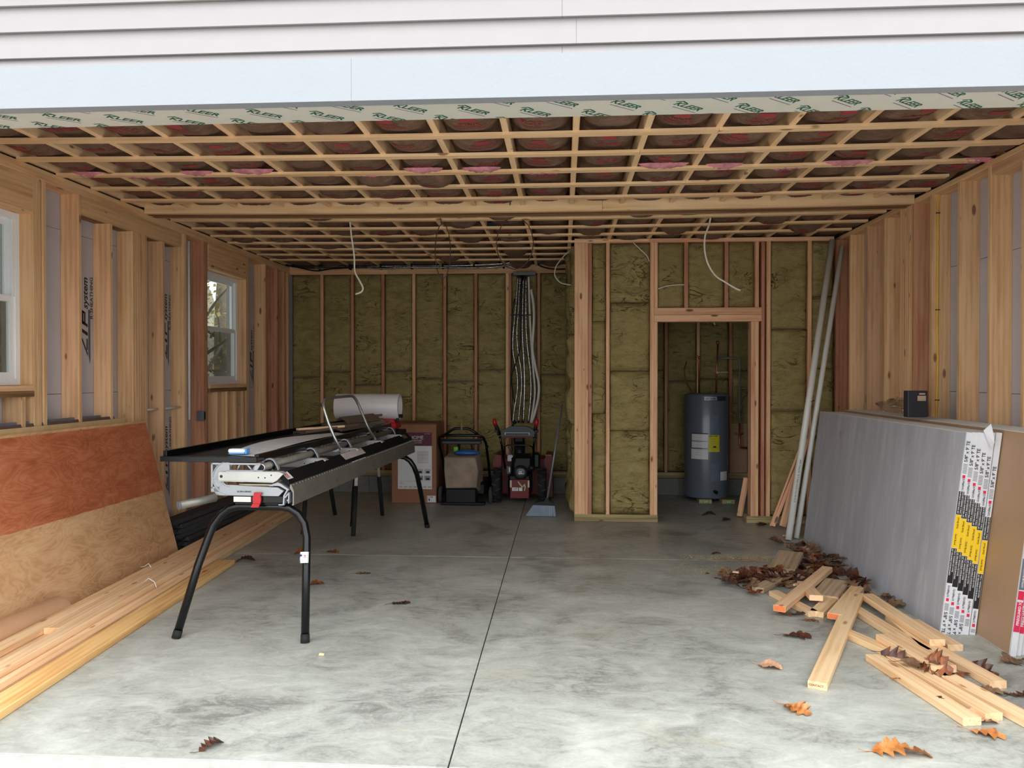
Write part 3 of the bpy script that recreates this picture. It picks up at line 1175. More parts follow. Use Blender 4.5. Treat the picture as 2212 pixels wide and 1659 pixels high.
# unseen roof slab over the garage, added to keep the sky out
rf = MB().box(-9, 9, 2.6, 10.9, 6.2, 6.35).build('roof_slab', M_SIDING, origin=(0, 0, 0)); tag(rf, kind='structure')


# ================================================================== OBJECTS
def V(*a): return Vector(a)


# ---- drywall sheets leaning on the right wall ------------------------------
PLACES = ['outermost grey pair of drywall sheets, smudged grey face towards the room',
          'second taped drywall pair behind the grey face, white and yellow end tape',
          'third taped drywall pair behind the grey face, white and yellow end tape',
          'fourth taped drywall pair behind the grey face, white and yellow end tape',
          'fifth taped drywall pair behind the grey face, white and yellow end tape',
          'sixth taped drywall pair, its yellow tape set lower, against the brown sheet',
          'brown faced drywall pair with red end tape, standing proud of the grey stack',
          'second red taped drywall pair, just behind the brown face',
          'third red taped drywall pair, behind the brown face']


def drywall_pair(i):
    front = i < 6
    x0 = 2.217 + .0322 * i + (.006 if i == 5 else 0) + (.010 if i >= 6 else 0)
    y0 = 4.74 if front else 4.39 + .012 * (i - 6)
    L = 2.74 if front else 3.05
    H = 1.195 if front else 1.212
    Mx = Matrix.Translation((x0, y0, .002)) @ Matrix.Rotation(-.0157, 4, 'Z') @ Matrix.Rotation(.122, 4, 'Y')
    lab = PLACES[i] if i < 9 else 'plain drywall pair in the rear of the stack against the wall studs'
    r = bpy.data.objects.new('drywall_sheet_pair', None)
    place(r, Mx)
    tag(r, lab, 'drywall', 'taped drywall pairs leaning on the right wall')
    for k in (0, 1):
        m = MB()
        a = .0158 * k
        m.cbox(a, a + .0153, 0, L, 0, H, .0015)
        m.mi = 1
        m.box(a - .0001, a + .0001, .004, L - .004, .004, H - .004) if k == 0 else None
        face = M_GYP if front else M_GYPB
        m.build('panel', [M_GYPE, face], r, Mw=Mx)
    t = MB()
    t.box(-.0012, .0322, -.0016, -.0002, 0, H + .0012)
    t.box(-.0012, -.0003, -.0016, .008, 0, H)
    t.box(-.0012, .0322, -.0016, .03, H + .0003, H + .0014)
    to = t.build('end_tape', M_TAPE, r, Mw=Mx)
    mats = [M_INK, M_YEL, M_PAPER, M_TAPERED, M_TAPEGREY]
    if i > 8: return r
    p = MB()
    yk = [0]

    def band(z0, z1, mi, x0=.0, x1=.031):
        yk[0] += 1
        if not front:
            pp = MB(); yy = -.0019 - .0002 * (yk[0] % 2)
            pp.add([(x0, yy, z0 * H), (x1, yy, z0 * H), (x1, yy, z1 * H), (x0, yy, z1 * H)], [(0, 1, 2, 3)])
            pp.build('tape_band', mats[mi], to, Mw=Mx)
            return
        p.mi = mi
        yy = -.0019 - .0002 * (yk[0] % 2)
        p.add([(x0, yy, z0 * H), (x1, yy, z0 * H), (x1, yy, z1 * H), (x0, yy, z1 * H)], [(0, 1, 2, 3)])

    def word(s, z, size, mi, x=.024, up=True, yy=-.0026, bold=.0006):
        p_ = p if front else MB()
        p_.mi = mi
        if up: M = axes((x, yy, z * H), (0, 0, 1), (-1, 0, 0))
        else: M = axes((x, yy, z * H), (0, 0, -1), (1, 0, 0))
        text(p_, s, size, M, bold=bold)
        if not front:
            p_.mi = 0; p_.m = [0] * len(p_.m)
            p_.build('printed_lettering', mats[mi], to, Mw=Mx)

    if front:
        o = -.019 * i - (.03 if i == 5 else 0)
        word("5/8\" x 9' TE", .855 + o, .026, 0)
        for q in range(7): band(.80 + o + q * .007, .803 + o + q * .007, 4, .004, .028)
        word('GridMarX', .715 + o, .017, 4, .022)
        band(.775 + o, .79 + o, 3, .008, .024)
        band(.605 + o, .70 + o, 0); band(.595 + o, .71 + o, 0)
        word('5/8" FIRE-SHIELD GYPSUM BOARD', .60 + o, .0105, 2, .013, bold=.0002)
        word('TYPE X  PANNEAU DE GYPSE', .60 + o, .0105, 2, .027, bold=.0002)
        band(.43 + o, .593 + o, 1)
        word('Gold Bond', .525 + o, .015, 0, .021, bold=.0003)
        word('Gold Bond', .50 + o, .015, 0, .010, up=False, bold=.0003)
        band(.255 + o, .428 + o, 0)
        word('5/8" FIRE-SHIELD GYPSUM BOARD', .425 + o, .0105, 2, .004, up=False, bold=.0002)
        word('TYPE X  PANNEAU DE GYPSE', .425 + o, .0105, 2, .018, up=False, bold=.0002)
        word('GridMarX', .245 + o, .017, 4, .009, up=False)
        band(.165 + o, .18 + o, 3, .008, .024)
        for q in range(6):
            if .12 + o + q * .006 > .01: band(.12 + o + q * .006, .123 + o + q * .006, 4, .004, .028)
        if o > -.06: word("5/8\" x 9' TE", .112 + o, .026, 0, .007, up=False)
    else:
        o = .03 * (i - 6)
        band(.30, .44, 4); band(.46, .55, 2); band(.58, .62, 4, .004, .028); band(.70, .80, 4)
        band(.11 - o * .3, .245 - o, 3); band(.255 - o, .295 - o, 3); band(.03, .10, 2)
        word('FIREGUARD X', .14 - o * .3, .020, 2, .023)
        word('GYPSUM BOARD', .31, .014, 2, .020, bold=.0003)
        word('FIREGUARD X', .71, .016, 2, .021, bold=.0003)
    if p.v: p.build('tape_print', mats, to, Mw=Mx)
    return r


for i in range(14):
    drywall_pair(i)

# torn flap of end tape
m = MB()
vs = [(2.448, 4.72, 1.20), (2.487, 4.715, 1.24), (2.497, 4.71, 1.19), (2.505, 4.71, 1.13), (2.48, 4.695, 1.10), (2.468, 4.71, 1.14)]
m.add(vs + [(x, y + .004, z) for x, y, z in vs], [(0, 1, 2), (0, 2, 3), (0, 3, 5), (3, 4, 5), (6, 8, 7), (6, 9, 8), (6, 11, 9), (9, 11, 10), (0, 6, 7, 1), (1, 7, 8, 2), (2, 8, 9, 3), (3, 9, 10, 4), (4, 10, 11, 5), (5, 11, 6, 0)])
tag(m.build('torn_tape', M_TAPE), 'torn white flap of tape sticking up at the top of the drywall ends', 'tape scrap')

# black box, clear bag on the drywall
t = thing('black_box', (2.535, 5.80, 1.222), 'small black carton standing on top of the drywall stack', 'box')
Mb = Matrix.Translation((2.535, 5.80, 1.222)) @ Matrix.Rotation(.06, 4, 'Z')
MB().cbox(-.070, .070, -.035, .035, 0, .19, .004).build('carton', simple('black_carton', (42, 43, 50), .5, var=.05), t, Mw=Mb)
m = MB()
m.box(-.004, .056, -.0364, -.0352, .118, .154)
m.box(.008, .050, -.0364, -.0352, .162, .174)
m.build('tan_label', simple('tan_label', (176, 150, 128), .6), t, Mw=Mb)
Mbag = m_glass('clear_plastic_film', (.86, .86, .87), .35)
m = MB()
nu, nv = 18, 9
vs, fs = [], []
for j in range(nv + 1):
    for i in range(nu):
        a = 2 * PI * i / nu
        e = j / nv
        rr = math.sin(PI * min(.96, .18 + .82 * e)) ** .6
        n_ = noise.fractal(Vector((math.cos(a) * 2, math.sin(a) * 2, e * 3)), 1, 2, 4)
        vs.append((2.60 + math.cos(a) * .10 * rr * (1 + .5 * n_), 6.25 + math.sin(a) * .26 * rr * (1 + .4 * n_), 1.236 + .10 * e * (1 + .5 * n_)))
for j in range(nv):
    for i in range(nu):
        l = (i + 1) % nu
        fs.append((j * nu + i, j * nu + l, (j + 1) * nu + l, (j + 1) * nu + i))
m.add(vs, fs, smooth=True)
tag(m.build('plastic_bag', Mbag), 'crumpled clear plastic bag lying on the drywall stack beside the black box', 'bag')

# ---- pvc pipes and loose boards in the right corner ------------------------
def pipe(name, p0, p1, r, mat, label, cat, group=None, wall=.005):
    p0, p1 = Vector(p0), Vector(p1)
    t = thing(name, p0, label, cat, group)
    m = MB()
    m.tube([p0, p1], r, 20, caps=False)
    m.tube([p0, p1], r - wall, 20, caps=False)
    b = len(m.v)
    for e in (0, 1):
        for k in range(20):
            l = (k + 1) % 20
            m.f.append([e * 20 + k, e * 20 + l, 40 + e * 20 + l, 40 + e * 20 + k]); m.m.append(0); m.sm.append(False)
    m.build('tube', mat, t)
    return t


pt = pipe('pvc_pipe', (2.085, 7.36, .004), (2.72, 8.10, 2.885), .030, M_PVC, 'thicker white pvc pipe leaning in the right corner, lettered along its side', 'pipe', 'white pipes leaning in the corner')
# print along the pipe
m = MB()
d = (V(2.72, 8.10, 2.885) - V(2.085, 7.36, .004)).normalized()
Mp = axes(V(2.085, 7.36, .004) + d * .35 + V(.004, -.0306, .009), d, V(-1, 0, .2) - d * V(-1, 0, .2).dot(d))
text(m, 'SCH 40 PVC-DWV PIPE 2 IN  ASTM D 2665', .022, Mp)
m.build('printed_lettering', M_INK, pt)
pipe('pvc_pipe', (2.183, 7.45, .004), (2.80, 8.05, 2.815), .024, M_PVC, 'thinner white pvc pipe leaning in the right corner behind the lettered one', 'pipe', 'white pipes leaning in the corner')
m = MB()
pc = V(2.085, 7.36, .004) + d * 1.34
m.tube([pc + V(.045 * math.cos(a) + .012, .045 * math.sin(a) + .018, .01 * math.cos(a)) for a in [k * PI / 6 for k in range(12)]], .003, 6, closed=True)
tag(m.build('string_tie', M_BCORD), 'thin dark string tied round the two leaning white pipes', 'string')
lb = 'thin pine boards leaning in the corner beside the white pipes'
for q, (a, b, w_, lab) in enumerate([((2.080, 7.965, .02), (2.500, 8.172, .98), .020, 'narrow pine lath leaning in the corner, leftmost of three'),
                                     ((2.105, 7.955, .02), (2.505, 8.168, .86), .034, 'pine strip leaning in the corner, middle of three'),
                                     ((2.178, 7.89, .03), (2.49, 8.17, .88), .064, 'wider flat pine board leaning in the corner nearest the white pipes')]):
    tag(board('pine_board', a, b, w_, .018, M_STUDP, up=(0, -1, .3)), lab, 'board', lb)

# ---- lumber stack on the left ----------------------------------------------
DX = -.0560


def xb(y): return -2.467 + DX * (y - 3.28)


def lum(off, w_, z0, t, ya, yb, mat, label, name='lumber_board', drift=0):
    xa = xb(ya) - off - w_ / 2; x2 = xb(yb) - off - w_ / 2 + drift
    o = board(name, (xa, ya, z0 + t / 2), (x2, yb, z0 + t / 2), w_, t, mat)
    return tag(o, label, 'lumber', 'long boards stacked along the left side of the floor')


lum(.0, .139, .001, .038, 2.35, 6.13, M_LUMY, 'wide yellow board lying flat on the floor, nearest the middle of the garage')
lays = [
    (.150, .089, .001, .037, 2.30, 8.42, M_LUM, 'bottom lumber board of the outermost column, right side of the stack'),
    (.150, .089, .039, .037, 2.42, 8.38, M_FRESH, 'top lumber board of the outermost column, reddish edge above the yellow board'),
    (.241, .089, .001, .037, 2.30, 8.45, M_LUM, None), (.241, .089, .039, .037, 2.25, 8.40, M_LUM, None),
    (.332, .089, .001, .037, 2.30, 8.43, M_LUM, None), (.332, .089, .039, .037, 2.25, 8.47, M_LUM, None),
    (.423, .089, .001, .037, 2.20, 8.40, M_LUM, None), (.423, .089, .039, .037, 2.35, 8.36, M_LUM, None),
    (.185, .089, .077, .037, 2.60, 8.30, M_FRESH, 'top layer lumber board on the right, over the reddish edged one'),
    (.276, .089, .077, .037, 4.18, 8.33, M_FRESH, 'top layer lumber board with a short stamped end facing the door'),
    (.368, .089, .077, .037, 2.50, 8.41, M_LUM, 'leftmost top layer lumber board, beside the leaning plywood'),
]
for a in lays:
    lum(*a[:7], a[7] or 'buried two by four in the middle of the lumber stack')
M_ = axes((xb(4.18) - .276 - .082, 4.1785, .087), (1, .056, 0), (0, 0, 1))
m = MB(); text(m, '2x4 KD-HT', .018, M_)
pr_ = [o for o in bpy.data.objects if o.get('label', '').startswith('top layer lumber board with')][0]
m.build('printed_stamp', M_REDINK, pr_)
for q, (y, off) in enumerate(((5.55, .46), (5.12, .25))):
    x = xb(y) - off
    m = MB()
    m.tube([(x - .03, y, .116), (x, y, .121), (x + .035, y - .01, .145), (x + .06, y - .02, .12)] if q == 0 else [(x - .01, y, .118), (x + .03, y, .15), (x + .07, y, .125), (x + .085, y, .085)], .0035, 6)
    tag(m.build('plastic_strap', M_PVC), ['cut white strap end sticking up from the far edge of the lumber stack', 'cut white strap curling over the front of the lumber stack'][q], 'strap')

# ---- plywood leaning on the left wall --------------------------------------
ang = math.atan2(.30, 1.14)
Lp = 2.44


def sheet(name, xbot, yn, h, t, mat, label, dz=0, L=Lp):
    Mx = Matrix.Translation((xbot, yn, .003 + dz)) @ Matrix.Rotation(-ang, 4, 'Y')
    r = bpy.data.objects.new(name, None); place(r, Mx)
    tag(r, label, 'plywood', 'sheets leaning on the left wall')
    MB().cbox(-t, 0, 0, L, 0, h, .001).build('panel', mat, r, Mw=Mx)
    return r, Mx


r, Mx = sheet('plywood_sheet', -3.20, 3.93, 1.180, .012, M_PLYY, 'front plywood sheet leaning on the left wall, red upper half and yellow lower half')
# red veneer layer over the upper half, broken along its lower edge
pts = [(0, 1.18)]
n_ = 40
low = []
for i in range(n_ + 1):
    u = i / n_
    low.append((Lp * u, .575 + .006 * noise.noise(Vector((u * 30, 1, 2))) + .003 * noise.noise(Vector((u * 90, 5, 2)))))
vs, fs = [], []
for y, z in low:
    vs += [(.0036, y, z), (.0036, y, 1.16), (.0002, y, z), (.0002, y, 1.16)]
for i in range(n_):
    a = i * 4
    fs += [(a, a + 4, a + 5, a + 1), (a + 2, a + 3, a + 7, a + 6), (a, a + 2, a + 6, a + 4), (a + 1, a + 5, a + 7, a + 3)]
fs += [(0, 1, 3, 2), (n_ * 4, n_ * 4 + 2, n_ * 4 + 3, n_ * 4 + 1)]
m = MB(); m.add(vs, fs)
m.build('red_veneer', M_PLYR, r, Mw=Mx, label='red veneer over the upper half')
sheet('plywood_sheet', -3.235, 3.70, 1.215, .012, simple('pale_ply', (206, 172, 124), .6, var=.1), 'pale plywood sheet showing as a thin band above the red one')
sheet('plywood_sheet', -3.262, 3.65, 1.235, .012, simple('dark_ply', (104, 84, 80), .7, var=.1), 'dark stained plywood sheet third from the front', L=2.40)
sheet('foam_board', -3.290, 3.62, 1.250, .020, simple('grey_board', (118, 116, 122), .6), 'grey board at the back of the leaning sheets', L=2.30)

# paper roll on the floor
t = thing('kraft_paper_roll', (-3.075, 4.60, .0), 'brown kraft paper roll lying between the plywood and the lumber stack', 'paper roll')
m = MB()
Mr = Matrix.Translation((-3.075, 3.45, .087)) @ Matrix.Rotation(-PI / 2, 4, 'X')
m.lathe([(.030, 0), (.084, 0), (.085, .003), (.085, 1.147), (.084, 1.15), (.030, 1.15), (.030, 0)], 28, Mr)
m.build('paper', M_KRAFTR, t)
m = MB(); m.lathe([(.0295, -.002), (.0295, 1.152), (.026, 1.152), (.026, -.002), (.0295, -.002)], 20, Mr).build('core', M_CARD, t)

# dark ribbed panels lying along the left wall
M_PAN = simple('dark_vinyl_panel', (66, 68, 72), .5, var=.1)
for q in range(7):
    m = MB()
    z = .002 + .036 * q
    xa, xw = -3.53 + .008 * (q % 3), .30 - .02 * q
    pr = []
    nrib = 5
    for i in range(nrib):
        u = i / nrib
        pr += [(xa + xw * u, z + .006), (xa + xw * (u + .06), z + .032), (xa + xw * (u + .13), z + .032), (xa + xw * (u + .19), z + .006)]
    pr = pr + [(xa + xw, z + .006), (xa + xw, z)] + [(xa, z)]
    m.prism(pr, 3.25 - .04 * (q % 2), Matrix.Translation((0, 6.56 + .05 * (q % 3), 0)))
    tag(m.build('ribbed_panel', M_PAN), ['bottom', 'second lowest', 'third lowest', 'middle', 'third highest', 'second highest', 'topmost'][q] + ' dark ribbed panel of the pile lying by the left wall', 'panel', 'dark ribbed panels along the left wall')

# ---- scrap boards on the right ----------------------------------------------
SCR = 'pine offcuts scattered before the drywall'
scr = [
    ((1.36, 4.99, .060), (2.00, 6.04, .060), .075, .038, 'pine offcut lying across the others at the top of the heap, orange end'),
    ((1.655, 5.21, .070), (1.72, 5.70, .035), .085, .036, 'short square stub with a sawn end under the crossing offcut'),
    ((1.60, 5.03, .019), (1.88, 5.48, .019), .085, .036, 'short pale offcut left of the one with the orange end'),
    ((1.66, 4.88, .050), (2.03, 5.52, .050), .085, .036, 'pine offcut with a bright orange painted end'),
    ((1.234, 3.862, .019), (1.955, 5.33, .060), .089, .037, 'long plank running furthest into the open floor, stamped end'),
    ((1.65, 4.67, .019), (1.92, 3.995, .019), .075, .036, 'low offcut partly hidden under the broad board'),
    ((1.82, 4.50, .056), (1.90, 4.02, .056), .135, .036, 'broad short board lying on top of two offcuts'),
    ((1.655, 4.27, .019), (1.775, 3.50, .019), .085, .036, 'leftmost of the three long offcuts nearest the door'),
    ((1.745, 4.29, .019), (1.895, 3.555, .019), .085, .036, 'middle of the three long offcuts nearest the door'),
    ((1.84, 4.31, .019), (2.135, 3.05, .019), .085, .036, 'rightmost and longest of the offcuts nearest the door'),
    ((1.875, 5.16, .019), (1.97, 4.32, .019), .075, .036, 'slim edge-lit board between the plank and the drywall'),
    ((2.02, 5.32, .056), (2.055, 4.42, .056), .085, .036, 'board lying on others close to the foot of the grey drywall'),
    ((2.13, 4.90, .019), (2.165, 4.45, .019), .085, .036, 'short board tucked right beside the grey drywall foot'),
    ((2.045, 4.98, .019), (2.00, 4.36, .019), .085, .036, 'darker board beneath the others by the drywall'),
    ((2.035, 4.46, .019), (2.115, 3.93, .019), .085, .038, 'board with a broken corner nearest the drywall end'),
    ((1.37, 5.57, .020), (1.66, 5.95, .025), .085, .036, 'offcut half buried under leaves on the left of the heap'),
    ((1.46, 5.50, .019), (1.58, 5.03, .019), .070, .036, 'pinkish offcut passing under the crossing one'),
    ((1.66, 6.03, .045), (1.84, 6.42, .09), .19, .038, 'wide grey block propped on the leaves at the back of the heap'),
    ((1.76, 5.36, .030), (1.99, 5.78, .030), .17, .037, 'wide short plank with curved grain near the middle of the heap'),
]
for q, (a, b, w_, t_, lab) in enumerate(scr):
    mat = M_FRESH
    if q in (17, 18, 15): mat = wood('weathered_pine', (196, 172, 140), (156, 130, 100), (130, 84, 54), knots=False) if 'wp' not in MATS else MATS['wp']; MATS['wp'] = mat
    o = board('wood_offcut', a, b, w_, t_, mat)
    tag(o, lab, 'wood scrap', SCR)
# stamp on plank end
m = MB()
pk = [o for o in bpy.data.objects if o.get('label', '').startswith('long plank')][0]
d = (V(1.955, 5.33, .060) - V(1.234, 3.862, .019)).normalized()
M_ = axes(V(1.234, 3.862, .014) - d * .001 - V(.036, -.018, 0), (1, -.49, 0), (0, 0, 1))
text(m, 'CONTACT', .014, M_, bold=.0004)
m.build('printed_stamp', M_REDINK, pk)
M_ORNG = simple('orange_end_paint', (226, 120, 66), .6)
for lab_, a, b, w_, t_ in (('pine offcut lying across', scr[0][0], scr[0][1], .075, .038), ('pine offcut with a bright', scr[3][0], scr[3][1], .085, .036)):
    o = [x for x in bpy.data.objects if x.get('label', '').startswith(lab_)][0]
    d = (Vector(b) - Vector(a)).normalized()
    s = d.cross(V(0, 0, 1)).normalized()
    M_ = axes(Vector(a) - d * .0006, s, (0, 0, 1))
    MB().add([(-w_ / 2 + .002, -t_ / 2 + .002, 0), (w_ / 2 - .002, -t_ / 2 + .002, 0), (w_ / 2 - .002, t_ / 2 - .002, 0), (-w_ / 2 + .002, t_ / 2 - .002, 0)], [(0, 1, 2, 3)], M_).build('painted_end', M_ORNG, o)
for q, (x, y, s, lab) in enumerate([(-1.301, 4.157, .03, 'tiny square wood chip alone on the open floor'), (1.71, 5.98, .10, 'pale split sliver on the leaves left of the wide grey block'), (1.30, 5.93, .05, 'small pale chip on the left edge of the leaf heap'), (1.63, 5.60, .04, 'small white chip among the leaves beside the crossing offcut'), (2.11, 7.52, .10, 'short flat stub on the floor at the foot of the white pipes')]):
    m = MB(); c, s_ = math.cos(q), math.sin(q)
    zz = .002 if q in (0, 4) else .05
    M_ = Matrix.Translation((x, y, zz)) @ Matrix.Rotation(q * 1.3, 4, 'Z')
    m.prism([(-s / 2, 0), (s / 2, 0), (s * .45, .010), (-s * .4, .012)], s * .35, M_)
    tag(m.build('wood_chip', M_FRESH), lab, 'wood chip')

# ---- oak leaves ---------------------------------------------------------------
def leaf_mesh(seed, lobes=5, L=.13, wid=.042, curl=.02, mat=None, plain=False):
    r = random.Random(seed)
    c = []
    n = lobes * 3
    for i in range(n + 1):
        t_ = i / n
        env = math.sin(PI * min(1, t_ * .97 + .03)) ** .7
        ph = i % 3
        k = 1 if plain else (.30 if ph == 0 else (1.0 if ph == 2 else .62))
        if i == n: env, k = .05, 1
        c.append((t_, env * k * (1 + .25 * (r.random() - .5)), env * k * (1 + .25 * (r.random() - .5))))
    vs, fs = [], []
    tw = (r.random() - .5) * 1.6
    cv = curl * (1 + .6 * r.random())
    bd = (r.random() - .3) * .03
    for i, (t_, a, b) in enumerate(c):
        ph = 0 if plain else (.35 if i % 3 == 2 else 0)
        for k in (-1, -.5, 0, .5, 1):
            ww = a if k < 0 else b
            y = wid * ww * k
            x = L * (t_ + ph * abs(k) / n * 1.6)
            z = cv * (abs(k) ** 1.6) * (.5 + .5 * math.sin(t_ * 5 + k * 2 + seed)) * math.sin(PI * t_) + bd * math.sin(PI * t_) + tw * y * (t_ - .5) * .8 + .002 * math.sin(i * 2.1)
            vs.append(Vector((x, y, z)))
    for i in range(n):
        for k in range(4):
            a = i * 5 + k
            fs.append((a, a + 1, a + 6, a + 5))
    zmin = min(v.z for v in vs)
    for v in vs: v.z -= zmin - .0008
    b0 = len(vs)
    z0 = vs[2].z
    for q, (x, z) in enumerate(((0, z0), (-.02, z0 * .6 + .002), (-.045, .003 + .012 * r.random()))):
        y = -.006 * q * (1 if seed % 2 else -1)
        vs += [Vector((x, y - .0012, z)), Vector((x, y + .0012, z)), Vector((x, y, z + .002))]
    for q in (0, 1):
        for k in range(3):
            l = (k + 1) % 3
            fs.append((b0 + q * 3 + k, b0 + q * 3 + l, b0 + q * 3 + 3 + l, b0 + q * 3 + 3 + k))
    me = bpy.data.meshes.new('oak_leaf')
    me.from_pydata(vs, [], fs)
    for p in me.polygons: p.use_smooth = True
    me.materials.append(mat)
    return me


LM = {}
for q in range(6):
    for mi, m_ in enumerate(M_LEAFS):
        LM[(q, mi)] = leaf_mesh(q * 7 + mi, 4 + q % 3, .12 + .012 * q, .040 + .004 * (q % 4), .012 + .010 * (q % 3), m_, plain=(mi == 4))


def leaf(x, y, z, q, mi, rz, s, label, group=None, tilt=(0, 0)):
    M = Matrix.Translation((x, y, z)) @ Matrix.Rotation(rz, 4, 'Z') @ Matrix.Rotation(tilt[0], 4, 'X') @ Matrix.Rotation(tilt[1], 4, 'Y') @ Matrix.Scale(s, 4) @ Matrix.Diagonal((1, 1.35, 1, 1))
    o = bpy.data.objects.new('oak_leaf', LM[(q, mi)])
    place(o, M)
    return tag(o, label, 'leaf', group)


G = 'single fallen leaves on the floor'
leaf(1.02, 3.665, 0, 1, 2, -.9, 1.05, 'golden brown oak leaf alone on the floor left of the longest offcut', G)
leaf(1.25, 3.235, 0, 5, 2, -.15, 1.25, 'largest orange oak leaf at the very front of the floor', G)
leaf(1.03, 4.17, 0, 2, 4, -.5, .85, 'smooth pale pink leaf alone left of the stamped plank', G)
leaf(1.28, 4.64, 0, 3, 0, -.1, 1.05, 'dark red leaf left of the stamped plank', G)
leaf(1.37, 5.05, 0, 4, 3, .1, 1.1, 'greyish leaf just before the crossing offcut', G)
leaf(1.50, 4.96, 0, 0, 1, -.3, .75, 'small rust leaf beside the greyish one before the heap', G)
leaf(-1.46, 3.06, 0, 2, 0, 1.0, .75, 'dark leaf at the very front of the floor on the left', G)
leaf(-1.13, 5.13, 0, 1, 0, .2, .95, 'dark curled leaf on the open floor right of the brake stand', G)
leaf(-1.84, 5.55, 0, 3, 1, .6, .8, 'brown leaf just right of the front stand leg', G)
leaf(-1.58, 5.90, 0, 4, 3, .1, .7, 'small dull leaf in the middle of the floor behind the dark one', G)
leaf(1.74, 3.45, 0, 0, 2, -.5, 1.1, 'thin orange leaf in front of the offcut ends', G)
leaf(1.77, 3.58, 0, 2, 4, -.3, 1.0, 'pale curled leaf at the tip of the offcuts', G)
leaf(1.78, 3.66, .01, 5, 0, 1.9, .7, 'dark shrivelled leaf touching the middle offcut tip', G)
leaf(2.08, 4.24, 0, 4, 0, -1.1, 1.3, 'long dark curled leaf between offcut and drywall end', G, (.5, 0))
leaf(2.00, 3.90, 0, 3, 3, -.3, .9, 'tan leaf with raised stem right of the longest offcut', G)
leaf(2.12, 3.84, 0, 1, 0, .1, .9, 'dark red leaf at the right edge of the floor', G)
leaf(2.32, 4.28, 0, 2, 3, .3, 1.0, 'dull leaf at the foot of the red taped drywall', G)
leaf(1.655, 4.05, 0, 5, 2, -1.2, .8, 'orange leaf peeping out left of the leftmost offcut', G)
leaf(1.70, 4.28, .045, 3, 0, -1.0, 1.0, 'upright dark leaf standing on the offcuts', G, (1.0, .3))
leaf(1.72, 4.10, .05, 4, 3, -.2, 1.3, 'tan leaf bridging two offcuts', G)
leaf(1.82, 4.12, .05, 2, 1, -.9, 1.2, 'rusty folded leaf beside the tan one bridging two offcuts', G, (.6, 0))
leaf(1.93, 4.20, .02, 1, 3, .2, .9, 'brown leaf in the gap right of the broad short board', G)
leaf(1.96, 4.02, .02, 0, 1, .6, .8, 'rusty leaf in the gap beside the broken cornered board', G)
leaf(-2.28, 6.52, 0, 5, 1, .2, .8, 'flat dark leaf on the shaded floor beneath the brake', G)
leaf(-2.03, 6.60, 0, 1, 1, .1, .9, 'second flat leaf beneath the brake, further right', G)
leaf(-2.66, 6.22, 0, 2, 0, .3, 1.1, 'dark leaf at the far end of the yellow board', G)
leaf(1.86, 6.72, 0, 3, 1, .1, .9, 'brown leaf on the dusty floor behind the heap', G)
leaf(1.27, 6.75, 0, 0, 0, .2, .7, 'small dark leaf far back on the dusty floor', G)
leaf(1.22, 6.08, 0, 1, 1, .2, .8, 'brown leaf on the sawdust left of the heap', G)
leaf(1.10, 6.06, 0, 0, 3, .8, .4, 'very small leaf scrap on the sawdust furthest left', G)
leaf(1.52, 8.62, 0, 2, 0, .2, 1.1, 'dark leaf in the closet doorway, left one', G)
leaf(1.68, 8.30, 0, 4, 0, .9, .9, 'dark leaf in the closet doorway, nearer one', G)
leaf(1.98, 8.05, 0, 3, 0, .9, 1.0, 'dark leaf at the foot of the door jamb', G)
HG = 'dry leaves heaped at the foot of the drywall'
hl = 'dry brown oak leaf in the heap at the foot of the drywall'
for q in range(150):
    u = RND.random(); v = RND.gauss(0, .5)
    a = RND.random() ** .8
    # spine of the heap from (1.25,5.75) to (2.15,6.2), another along the drywall foot
    if q < 105:
        x = 1.22 + .85 * a; y = 5.72 + .55 * a + v * .20
        z = .004 + .055 * max(0, 1 - abs(v)) * math.sin(PI * min(1, a + .1)) * RND.random()
    else:
        y = 5.3 + 1.9 * RND.random(); x = 2.215 - .0157 * (y - 4.74) - .03 - .16 * RND.random() ** 2
        z = .003 + .02 * RND.random()
    mi = RND.choice([0, 0, 3, 3, 3, 3, 1])
    leaf(x, y, z, RND.randrange(6), mi, RND.random() * 6.28, .75 + .4 * RND.random(), hl, HG, (RND.uniform(-.5, .5), RND.uniform(-.45, .3)))

# sawdust: nobody could count the grains
m = MB()
def grains(n, cx_, cy_, sxx, syy, s0, s1, ang=0):
    for _ in range(n):
        x = RND.gauss(0, sxx); y = RND.gauss(0, syy)
        X = cx_ + x * math.cos(ang) - y * math.sin(ang); Y = cy_ + x * math.sin(ang) + y * math.cos(ang)
        if X > 2.2 - .0157 * (Y - 4.74): continue
        s = RND.uniform(s0, s1); a = RND.random() * 6
        z = .0006
        m.add([(X + s * math.cos(a), Y + s * math.sin(a), z), (X + s * .5 * math.cos(a + 2), Y + s * .5 * math.sin(a + 2), z + s * .3), (X + s * math.cos(a + 3.3), Y + s * math.sin(a + 3.3), z), (X + s * .4 * math.cos(a + 4.6), Y + s * .4 * math.sin(a + 4.6), z)], [(0, 1, 2, 3)])


grains(1800, 1.45, 6.62, .26, .06, .002, .007, .05)
grains(1500, 1.30, 6.15, .20, .10, .002, .006)
grains(900, 2.10, 5.4, .05, .55, .002, .005, .0157)
grains(160, 0.3, 4.6, 1.4, .8, .002, .0045)
grains(120, -1.6, 4.2, .6, .5, .002, .0045)
grains(90, .6, 5.6, .8, .5, .002, .005)
for k in range(len(m.m)):
    pass
tag(m.build('sawdust', simple('sawdust_grains', (222, 196, 132), .8), origin=(0, 0, 0)), 'pale sawdust scattered over the concrete floor', 'sawdust', kind='stuff')

